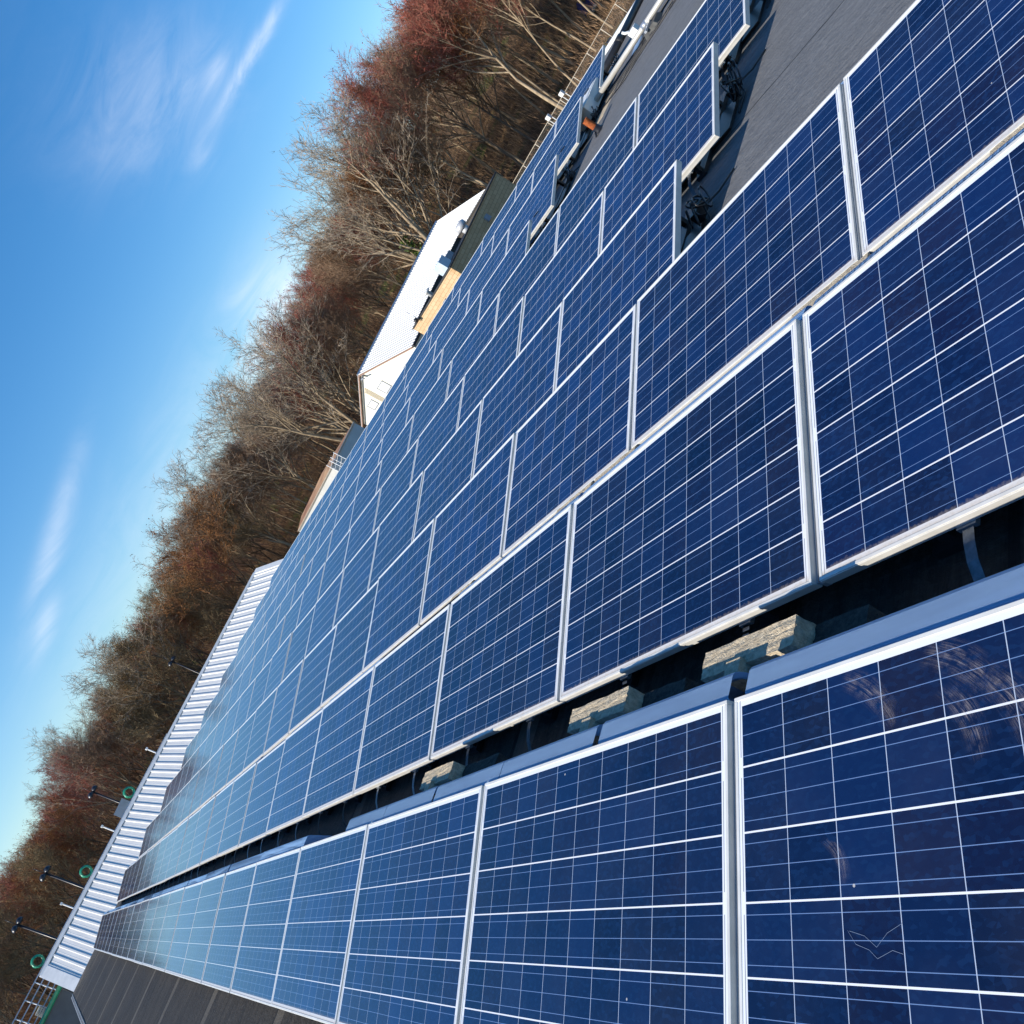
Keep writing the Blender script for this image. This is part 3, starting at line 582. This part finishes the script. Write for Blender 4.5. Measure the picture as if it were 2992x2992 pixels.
M_TAN = block_mat('tan_block', (0.66, 0.47, 0.28), (0.58, 0.40, 0.23))
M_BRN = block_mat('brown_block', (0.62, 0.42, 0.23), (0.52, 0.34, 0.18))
bm = B(); box(bm, loc_((bx0, by0, -7)), loc_((bx1 - .25, by0 + .25, zt))); fin('sunlit_wall', bm, M_TAN, t)
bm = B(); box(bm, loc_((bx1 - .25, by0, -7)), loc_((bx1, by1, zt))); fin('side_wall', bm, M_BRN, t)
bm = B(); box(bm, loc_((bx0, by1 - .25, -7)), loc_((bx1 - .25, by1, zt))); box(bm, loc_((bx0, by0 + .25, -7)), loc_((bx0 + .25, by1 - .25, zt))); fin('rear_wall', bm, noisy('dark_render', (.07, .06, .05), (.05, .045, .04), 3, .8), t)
bm = B(); box(bm, loc_((bx0 + .25, by0 + .25, -3)), loc_((bx1 - .25, by1 - .25, zt - .18))); fin('roof', bm, M_BLACK, t)
bm = B(); box(bm, loc_((bx0 - .05, by0 - .05, zt)), loc_((bx1 + .05, by0 + .3, zt + .07))); box(bm, loc_((bx1 - .3, by0 + .3, zt)), loc_((bx1 + .05, by1 + .05, zt + .07))); box(bm, loc_((bx0 - .05, by0 + .3, zt)), loc_((bx0 + .3, by1 + .05, zt + .07))); box(bm, loc_((bx0 + .3, by1 - .3, zt)), loc_((bx1 - .3, by1 + .05, zt + .07)))
fin('dark_coping', bm, noisy('dark_coping', (.05, .045, .04), (.03, .03, .03), 3, .6), t)
for (x, y, z0, ax) in ((bx1 + .002, 38.8, -1.75, 'x'), (-38.9, by0 - .002, -1.85, 'y')):
    bm = B()
    if ax == 'x': box(bm, loc_((x, y, z0)), loc_((x + .12, y + .35, z0 + .35)))
    else: box(bm, loc_((x, y - .12, z0)), loc_((x + .35, y, z0 + .3)))
    fin('wall_vent', bm, M_GREY, t)
# units on that roof (rest on it: things of their own)
zrf = zt - .18
def pos(az, d): return d * math.sin(R_(az)), d * math.cos(R_(az))
M_DULL = noisy('dull_galvanised', (.6, .61, .62), (.48, .49, .51), 6, .55, .3)
x, y = pos(-44.13, 54.5); t = thing('roof_ventilator', 'round silver ventilator on the dark flat roof', 'ventilator', (x, y, zrf))
bm = B(); tube(bm, [(0, 0, 0), (0, 0, .5)], .24, 16); fin('stack', bm, M_DULL, t, True); bm = B(); tube(bm, [(0, 0, .40), (0, 0, .45), (0, 0, .68), (0, 0, .78)], [.32, .39, .39, .22], 18); fin('hood', bm, M_DULL, t, True)
x, y = pos(-46.6, 53.5); t = thing('roof_unit', 'boxy pale blue and white air unit on the dark flat roof', 'air unit', (x, y, zrf), R_(0))
bm = B(); box(bm, (-.45, -.35, .15), (.35, .30, .78)); fin('cabinet', bm, noisy('pale_blue_metal', (.55, .66, .74), (.45, .56, .66), 3, .4), t, bevel=.02); bm = B(); box(bm, (-.45, .31, .2), (.35, .9, .55)); fin('duct', bm, M_GREY, t, bevel=.02)
bm = B(); box(bm, (-.5, -.4, 0), (-.4, 1.0, .15)); box(bm, (.3, -.4, 0), (.4, 1.0, .15)); fin('skids', bm, M_BLACK, t)
x, y = pos(-48.49, 53.0); t = thing('vent_stack', 'short white vent stack with flared cap behind the tan wall', 'vent', (x, y, zrf)); bm = B(); tube(bm, [(0, 0, 0), (0, 0, .5), (0, 0, .56), (0, 0, .62)], [.14, .14, .28, .26], 14); fin('stack', bm, M_WHITE, t, True)
x, y = pos(-50.15, 53.6); t = thing('antenna', 'thin antenna mast with black lamp on the tan walled roof', 'antenna', (x, y, zrf)); bm = B(); tube(bm, [(0, 0, 0), (0, 0, 1.0)], .018, 6); fin('mast', bm, M_ALU, t, True)
bm = B(); bmesh.ops.create_uvsphere(bm, u_segments=10, v_segments=8, radius=.14); bmesh.ops.translate(bm, verts=bm.verts, vec=(.05, -.2, .32)); fin('lamp', bm, M_BLACK, t, True)
bm = B(); box(bm, (-.02, -.3, .40), (.02, .02, .43)); fin('bracket', bm, M_BLACK, t)

# grey shed with tan roof strip, left of the hall
t = thing('grey_shed', 'low pale walled shed with rusty tan roof strip beside the white hall', 'building', (-42, 22, -7)); T0 = Vector((-42, 22, -7))
fp = [(-40, 25.4, -.17), (-40, 22.5, -.18), (-43.6, 20.3, -.27), (-47, 25.4, -.25)]
bm = B(); lo = [bm.verts.new(loc_((x, y, -7))) for x, y, z in fp]; hi = [bm.verts.new(loc_((x, y, z))) for x, y, z in fp]
for i_ in range(4): bm.faces.new((lo[i_], lo[(i_ + 1) % 4], hi[(i_ + 1) % 4], hi[i_]))
fin('wall', bm, noisy('pale_panel_wall', (.64, .63, .58), (.56, .55, .51), 1.5, .6), t)
bm = B(); hi = [bm.verts.new(loc_((x * 1.0 + dx, y + dy, z + .02))) for (x, y, z), (dx, dy) in zip(fp, ((.06, .05), (.08, -.04), (.0, -.1), (0, 0)))]
md = [bm.verts.new(loc_(p)) for p in ((-41.0, 25.0, -.10), (-42.6, 23.4, .02), (-44.6, 21.6, -.10))]
bm.faces.new((hi[0], hi[1], md[1], md[0])); bm.faces.new((hi[1], hi[2], md[2], md[1])); bm.faces.new((md[0], md[1], md[2], hi[3])); bm.faces.new((hi[2], hi[3], md[2])); bm.faces.new((hi[0], md[0], hi[3]))
fin('roof', bm, noisy('rusty_tan_roof', (.50, .30, .15), (.24, .10, .05), .9, .8), t)
for a_, b2 in ((fp[0], fp[1]), (fp[1], fp[2])):
    bm = B(); tube(bm, [loc_((a_[0] + .03, a_[1], a_[2] + .0)), loc_((b2[0] + .03, b2[1], b2[2] + .0))], .045, 6); fin('fascia', bm, M_WOODPL, t)
t = thing('ladder_cage', 'small white ladder cage standing against the grey shed', 'ladder', (-39.7, 22.3, -7))
for dx in (0, .55):
    bm = B(); tube(bm, [(dx, dx * .0, 0), (dx, 0, 7.1)], .022, 6); tube(bm, [(dx, .5, 0), (dx, .5, 7.1)], .022, 6); fin('rail', bm, M_WHITE, t, True)
bm = B()
for j in range(9):
    z = 5.1 + j * .22; tube(bm, [(0, 0, z), (.55, .5, z + .2)], .012, 5); tube(bm, [(0, .5, z), (.0, 0, z + .2)], .012, 5); tube(bm, [(.55, 0, z), (.55, .5, z)], .012, 5)
fin('lattice', bm, M_WHITE, t)

# ------------------------------------------------------------------ perimeter fence and clutter on the slope
t = thing('chain_link_fence', 'long pale chain link fence with white posts below the wooded bank', 'fence', (-50, 87, -7)); T0 = Vector((-50, 87, -7))
A = Vector((-32.0, 96.0, 0)); Bv = Vector((-76.0, 73.8, 0)); ln = (Bv - A).length; n = int(ln / 2.45)
def fz(p): return -5.02
for i in range(n + 1):
    p = A + (Bv - A) * i / n; bm = B(); tube(bm, [loc_((p.x, p.y, -7.1)), loc_((p.x, p.y, -5.0))], .04, 8); fin('post', bm, M_WOODPL, t, True)
bm = B(); tube(bm, [loc_((A.x, A.y, -5.02)), loc_((Bv.x, Bv.y, -5.02))], .03, 8); fin('top_rail', bm, M_WOODPL, t, True)
k = MT('wire_mesh', (.45, .45, .42), .6); g = k.tc.outputs['UV']; se = k.N.new('ShaderNodeSeparateXYZ'); k.L.new(g, se.inputs[0])
d1 = k.math('FRACT', k.math('MULTIPLY', k.math('ADD', se.outputs[0], se.outputs[1]), 9.0)); d2 = k.math('FRACT', k.math('MULTIPLY', k.math('SUBTRACT', se.outputs[0], se.outputs[1]), 9.0))
k.val(k.b.inputs['Alpha'], k.math('MAXIMUM', k.math('LESS_THAN', d1, .03), k.math('LESS_THAN', d2, .03)))
bm = B(); f = poly(bm, [loc_((A.x, A.y, -7)), loc_((Bv.x, Bv.y, -7)), loc_((Bv.x, Bv.y, -5.05)), loc_((A.x, A.y, -5.05))]); uvl = bm.loops.layers.uv.new('UVMap')
for l, q_ in zip(f.loops, [(0, 0), (ln, 0), (ln, 2), (0, 2)]): l[uvl].uv = q_
fin('wire_mesh', bm, k.m, t)
for j, (az, e) in enumerate(((-34.9, -3.55), (-36.35, -3.55), (-38.1, -4.1))):
    d = 97.0; x, y = pos(az, d); z = 1.479 + d * math.tan(R_(e)); t = thing('meter_box', ['white box on twin posts near the middle of the fence', 'white rounded box on a post by the fence', 'low white box by the fence nearest the block building'][j], 'box', (x, y, -7), 0, 'white boxes along the fence')
    bm = B(); box(bm, (-.28, -.2, z + 7 - .28), (.22, .2, z + 7 + .2)); fin('box', bm, M_WHITE, t, bevel=.05)
    bm = B(); tube(bm, [(-.25, 0, 0), (-.25, 0, z + 6.7)], .05, 6); tube(bm, [(.25, 0, 0), (.25, 0, z + 6.7)], .05, 6); fin('posts', bm, M_WHITE, t)
q = random.Random(5)
def on_bank(az, e):
    for d in range(104, 200):
        if 1.479 + d * math.tan(R_(e)) <= zg(d, 0): break
    x, y = pos(az, d); return x, y, zg(x, y)
x, y, z = on_bank(-30.6, -2.9); bm = B()
for i in range(8):
    for j in range(6): pass
vs = [[bm.verts.new((i * .35, q.uniform(-.1, .1) + j * .05, j * .33 + q.uniform(-.12, .12) + .4 * math.sin(i))) for j in range(6)] for i in range(8)]
for i in range(7):
    for j in range(5): bm.faces.new((vs[i][j], vs[i + 1][j], vs[i + 1][j + 1], vs[i][j + 1]))
thicken(bm, .03); o = fin('tarpaulin', bm, noisy('blue_tarpaulin', (.02, .06, .42), (.01, .03, .25), 3, .5), None, True); o.location = (x - 1, y, z + .2); tag(o, 'crumpled bright blue tarpaulin among the trees above the fence', 'tarpaulin')
for j, (az, e, lb) in enumerate(((-30.35, -3.05, 'pile of white sacks beside the blue tarpaulin'), (-32.2, -2.6, 'small white scrap lying on the wooded bank'))):
    x, y, z = on_bank(az, e); bm = B(); bmesh.ops.create_icosphere(bm, subdivisions=3, radius=.55 if j == 0 else .25)
    for v in bm.verts: v.co *= 1 + .25 * math.sin(v.co.x * 9) * math.cos(v.co.y * 7); v.co.z *= .5
    o = fin('sack_pile' if j == 0 else 'scrap', bm, M_WOODPL if j == 0 else M_WHITE, None, True); o.location = (x, y, z + .3); tag(o, lb, 'sacks' if j == 0 else 'scrap')

# ------------------------------------------------------------------ trees
def bark(name, a, b): return noisy(name, a, b, 3, 0.95, 0, 0, 0.01, 0.1, (2, 2, .5))
BK_TAN = bark('pale_bark', (0.42, 0.33, 0.22), (0.24, 0.18, 0.12)); BK_DK = bark('dark_bark', (0.18, 0.135, 0.095), (0.09, 0.068, 0.048))
def twigm(name, a, b):
    k = MT(name, a, 0.9, 0, 0.1); oi = k.N.new('ShaderNodeObjectInfo'); n = k.noise(k.tc.outputs['Object'], .55, 4, .7)
    c = k.mix(k.ramp(n, .38, .62), a, b); k.base(c); return k.m
TW_BR = twigm('brown_twigs', (0.34, 0.225, 0.145), (0.22, 0.14, 0.09)); TW_RD = twigm('red_budded_twigs', (0.36, 0.10, 0.075), (0.26, 0.13, 0.09))
TW_OR = twigm('rusty_leaf_twigs', (0.36, 0.16, 0.055), (0.19, 0.10, 0.055)); TW_GR = twigm('grey_twigs', (0.40, 0.33, 0.25), (0.27, 0.22, 0.165)); TW_TN = twigm('tan_twigs', (0.33, 0.24, 0.125), (0.2, 0.14, 0.08))
def tree_mesh(seed, spread=1.0, nl=15, base=.28, leaf=0.0, trunks=1, twig=1.0, H=20.0, tw=.03, thick=1.0):
    q = random.Random(seed); T = B(); C = B()
    def ribbon(p, d, ln, wd):
        d = d.normalized(); s = d.cross(Vector((q.uniform(-1, 1), q.uniform(-1, 1), q.uniform(-.3, .3)))).normalized() * wd / 2
        m = p + d * ln * .5 + Vector((q.uniform(-1, 1), q.uniform(-1, 1), q.uniform(-1, 1))) * ln * .08; e = p + d * ln + Vector((0, 0, ln * .06))
        a = C.verts.new(p - s); b = C.verts.new(p + s); c = C.verts.new(m + s * .7); dd = C.verts.new(m - s * .7); ee = C.verts.new(e)
        C.faces.new((a, b, c, dd)); C.faces.new((dd, c, ee)); return m, e
    def leafq(p):
        s = q.uniform(.04, .09); a = Vector((q.uniform(-1, 1), q.uniform(-1, 1), q.uniform(-1, 1))).normalized() * s; b = a.cross(Vector((q.uniform(-1, 1), q.uniform(-1, 1), q.uniform(-1, 1)))).normalized() * s * .7
        C.faces.new([C.verts.new(p - a), C.verts.new(p + b), C.verts.new(p + a), C.verts.new(p - b)])
    def rdir(d, ang):
        a = d.orthogonal().normalized(); a.rotate(Matrix.Rotation(q.uniform(0, 6.283), 3, d)); return (d * math.cos(ang) + a * math.sin(ang)).normalized()
    def limb(p, d, ln, r, lvl):
        n = 5 if lvl < 2 else 3; pts = [p]; dirs = [d]
        for i in range(n):
            d = (d + Vector((q.uniform(-1, 1), q.uniform(-1, 1), q.uniform(-.6, 1.0))) * (.13 if lvl == 0 else .17)).normalized(); p = p + d * ln / n; pts.append(p); dirs.append(d)
        rr = [max(.012, r * (1 - .8 * i / n)) for i in range(n + 1)]
        tube(T if lvl < 3 else C, pts, rr, 5 if lvl < 2 else 3, False)
        nc = [int(nl), 7, 6][lvl] if lvl < 3 else 0
        if lvl < 3:
            for j in range(nc):
                tt = (base + (1 - base) * (j + q.random()) / nc) if lvl == 0 else (.25 + .75 * (j + q.random()) / nc)
                f = tt * n; i = min(int(f), n - 1); pp = pts[i].lerp(pts[i + 1], f - i); dd = rdir(dirs[i], R_(q.uniform(28, 52)) * spread)
                dd = (dd + Vector((0, 0, .22))).normalized()
                L_ = (ln * (.50 * (1.12 - tt) + .17) if lvl == 0 else ln * q.uniform(.35, .6)); limb(pp, dd, L_, max(.016, rr[i] * .6), lvl + 1)
        else:
            pass
        if lvl >= 2:
            for j in range(int(7 * twig)):
                f = q.random() * n; i = min(int(f), n - 1); pp = pts[i].lerp(pts[i + 1], f - i)
                m, e = ribbon(pp, rdir(dirs[i], R_(q.uniform(15, 60))), q.uniform(.5, 1.25), tw)
                for _ in range(2): m2, e2 = ribbon(m, rdir((e - m).normalized(), R_(q.uniform(20, 60))), q.uniform(.3, .7), tw * .7)
                if leaf and q.random() < leaf:
                    for _ in range(3): leafq(e + Vector((q.uniform(-.2, .2), q.uniform(-.2, .2), q.uniform(-.2, .2))))
    for k_ in range(trunks):
        d = Vector((q.uniform(-.06, .06), q.uniform(-.06, .06), 1)) if trunks == 1 else rdir(Vector((0, 0, 1)), R_(16))
        limb(Vector((0, 0, -.3)), d.normalized(), H * .92 if trunks == 1 else H * .85, (.24 if trunks == 1 else .2) * thick, 0)
    return T, C
def make_tree(name, label, bk, tw_, **kw):
    t = thing(name, label, 'tree', (0, 0, 0)); T, C = tree_mesh(**kw); fin('trunk', T, bk, t, True); fin('crown', C, tw_, t); return t
protos = {
 'brown': [make_tree('bare_tree', '', BK_TAN, TW_BR, seed=s, spread=.75, nl=13, base=.42, twig=.75, thick=.75) for s in (1, 2, 3, 30)],
 'dark': [make_tree('bare_tree', '', BK_DK, TW_BR, seed=s, spread=.9, nl=13, base=.38, twig=.75, thick=.85) for s in (4, 5, 31)],
 'red': [make_tree('red_budded_tree', '', BK_TAN, TW_RD, seed=s, spread=.8, nl=13, base=.4, leaf=.22, twig=.85, thick=.75) for s in (6, 7)],
 'orange': [make_tree('rusty_leaved_tree', '', BK_DK, TW_OR, seed=s, spread=1.0, nl=12, base=.3, leaf=.5, twig=.8, thick=.8) for s in (8, 9)],
 'grey': [make_tree('pale_bare_tree', '', BK_TAN, TW_GR, seed=s, spread=1.1, nl=11, base=.3, twig=.55, tw=.03, thick=1.1) for s in (10, 11)],
 'tan': [make_tree('tan_bare_tree', '', BK_DK, TW_TN, seed=s, spread=1.0, nl=13, base=.25, leaf=.4, twig=.85) for s in (12, 13)],
 'open': [make_tree('spreading_bare_tree', '', BK_TAN, TW_GR, seed=s, spread=1.0, nl=7, base=.15, trunks=4, twig=.45, tw=.034, thick=1.5) for s in (20, 21)],
}
LAB = {'brown': 'bare brown tree packed in the dense wood behind the buildings', 'dark': 'dark branched bare tree packed in the dense wood', 'red': 'red budded tree among the bare trees of the wood',
       'orange': 'tree with rusty orange leaves among the bare trees', 'grey': 'pale grey bare tree with fine twigs in the wood', 'tan': 'tan twiggy tree in the left half of the wood', 'open': ''}
TOP = [(-104, 4.0), (-92, 4.3), (-87, 4.3), (-82.6, 4.5), (-78, 4.2), (-76, 4.5), (-71, 4.3), (-66, 4.9), (-60, 4.6), (-57, 4.6), (-52, 4.9), (-49, 5.3), (-46, 5.3), (-43, 6.3), (-37.5, 6.6), (-35, 6.4), (-20, 6.4)]
def top(az):
    for (a, e), (b, g) in zip(TOP, TOP[1:]):
        if a <= az <= b: return e + (g - e) * (az - a) / (b - a)
    return 4.5
used = set(); q = random.Random(42); placed = 0
def plant(kind, az, d, etop, label=None, idx=None, group=True, wide=1.0):
    global placed
    x, y = pos(az, d); z = zg(x, y); H = 1.479 + d * math.tan(R_(etop)) - z; pr = protos[kind][q.randrange(len(protos[kind])) if idx is None else idx]
    s = H / 20.0; lb = label or LAB[kind]; sw = s * wide * q.uniform(.9, 1.15)
    if pr.name in used: o = dup(pr, (x, y, z), q.uniform(0, 6.28), lb, (sw, sw, s))
    else: used.add(pr.name); o = pr; o.location = (x, y, z); o.rotation_euler = (0, 0, q.uniform(0, 6.28)); o.scale = (sw, sw, s); o['label'] = lb
    o['group'] = 'trees of the wood: ' + lb if label is None else 'single trees on the skyline'
    placed += 1; return o
def kindat(az):
    r = q.random()
    if az > -46: tb = [('brown', .5), ('red', .22), ('grey', .1), ('orange', .08), ('dark', .1)]
    elif az > -66: tb = [('brown', .38), ('red', .30), ('grey', .1), ('orange', .06), ('dark', .16)]
    elif az > -80: tb = [('brown', .22), ('orange', .24), ('tan', .26), ('dark', .2), ('red', .08)]
    else: tb = [('brown', .34), ('orange', .1), ('tan', .16), ('dark', .22), ('red', .18)]
    for k_, p in tb:
        r -= p
        if r <= 0: return k_
    return 'brown'
for rowi, (d0, step, dim) in enumerate(((110, 1.55, 1.7), (119, 1.45, 1.25), (130, 1.5, .9))):
    az = -106.0 + rowi * .6
    while az < -24:
        d = d0 + q.uniform(-4, 4); e = top(az) - dim - abs(q.gauss(0, .6))
        plant(kindat(az), az + q.uniform(-.5, .5), d, max(e, 2.0)); az += step * q.uniform(.75, 1.25)
# the trees one can pick out
def ivy(tree, n=900, h0=.1, h1=.42, seed=3):
    qq = random.Random(seed); bm = B()
    for _ in range(n):
        z = 20 * qq.uniform(h0, h1); r = qq.uniform(.15, .75) * (1.25 - z / 20); a = qq.uniform(0, 6.283); p = Vector((r * math.cos(a), r * math.sin(a), z)); s = qq.uniform(.07, .16)
        u = Vector((qq.uniform(-1, 1), qq.uniform(-1, 1), qq.uniform(-1, 1))).normalized() * s; v = u.cross(Vector((qq.uniform(-1, 1), qq.uniform(-1, 1), 1))).normalized() * s
        bm.faces.new([bm.verts.new(p - u), bm.verts.new(p + v), bm.verts.new(p + u), bm.verts.new(p - v)])
    fin('ivy', bm, noisy('ivy_leaves', (0.09, 0.13, 0.02), (0.04, 0.075, 0.012), 1.5, 0.6), tree)
o = plant('open', -46.6, 101, 7.9, 'tall pale bare tree with ivy clad trunk spreading above the hall roof', 0, wide=.95); ivy(o)
plant('open', -57.9, 103, 6.0, 'wide spreading bare tree above the gable of the white hall', 1, wide=1.1)
plant('grey', -65.8, 108, 5.0, 'fine twigged bare tree rising over the grey shed', 0)
plant('grey', -76.6, 108, 4.4, 'pale bare tree rising behind the distant black lamp post', 1)
plant('red', -41.2, 106, 5.9, 'large red budded tree just right of the ivy clad tree', 0, wide=1.2)
plant('red', -35.5, 104, 5.7, 'big red budded tree at the right hand end of the wood', 1, wide=1.4)
plant('red', -55.5, 107, 3.7, 'broad dark red budded tree behind the white hall', 0, wide=1.3)
plant('grey', -82.2, 110, 4.3, 'tallest pale bare tree above the grey board', 0)
plant('orange', -70.6, 107, 3.9, 'largest rusty orange tree, just above the end of the white ribbed roof', 0, wide=1.2)
plant('grey', -62.6, 107, 5.2, 'pale bare tree with curling branches between the hall gable and the ribbed roof', 1)
plant('orange', -45.2, 108, 4.2, 'rusty orange tree beside the ivy clad trunk', 1)
plant('tan', -74.3, 106, 3.3, 'broad pale tan tree directly behind the small distant lamp post', 0, wide=1.35)
# undergrowth: one tangle nobody could count
bm = B(); q2 = random.Random(77)
for i in range(26000):
    az = q2.uniform(-104, -22); d = q2.uniform(106, 150); x, y = pos(az, d); z = zg(x, y); h = q2.uniform(.8, 4.2) if d > 110 else q2.uniform(.4, 2.0)
    s = q2.uniform(.02, .05); dx, dy = q2.uniform(-1.2, 1.2), q2.uniform(-1.2, 1.2)
    a = bm.verts.new((x - s, y + s, z)); b_ = bm.verts.new((x + s, y - s, z)); c_ = bm.verts.new((x + dx * .5, y + dy * .5, z + h * .6)); e_ = bm.verts.new((x + dx, y + dy, z + h))
    bm.faces.new((a, b_, c_)); d_ = bm.verts.new((x + dx * .5 + s, y + dy * .5, z + h * .6 + s)); bm.faces.new((c_, d_, e_))
o = fin('undergrowth', bm, noisy('brushwood', (0.44, 0.29, 0.165), (0.27, 0.16, 0.09), .12, .95)); tag(o, 'tangled brown brush under the trees', 'undergrowth'); o['kind'] = 'stuff'
# far part of the wood that reads as one mass
bm = B()
for i in range(80000):
    az = q2.uniform(-106, -18); d = q2.uniform(134, 178); x, y = pos(az, d); zb = zg(x, y); zt_ = 1.479 + d * math.tan(R_(top(az) - 2.0 + .5 * math.sin(az * 2.1) * math.sin(az * .77))); zz = zb + (zt_ - zb) * q2.random() ** .8
    ln = q2.uniform(.8, 2.6); s = q2.uniform(.03, .07); v = Vector((q2.uniform(-.6, .6), q2.uniform(-.6, .6), 1)).normalized() * ln; p = Vector((x, y, zz)); sd = Vector((math.cos(R_(az)), math.sin(R_(az)), 0)) * s
    bm.faces.new([bm.verts.new(p - sd), bm.verts.new(p + sd), bm.verts.new(p + v)])
o = fin('distant_wood', bm, noisy('far_twigs', (0.36, 0.24, 0.16), (0.24, 0.155, 0.11), .08, .95)); tag(o, 'far mass of bare woodland behind the front trees', 'woodland'); o['kind'] = 'stuff'
print('panels', npan, 'trees', placed)
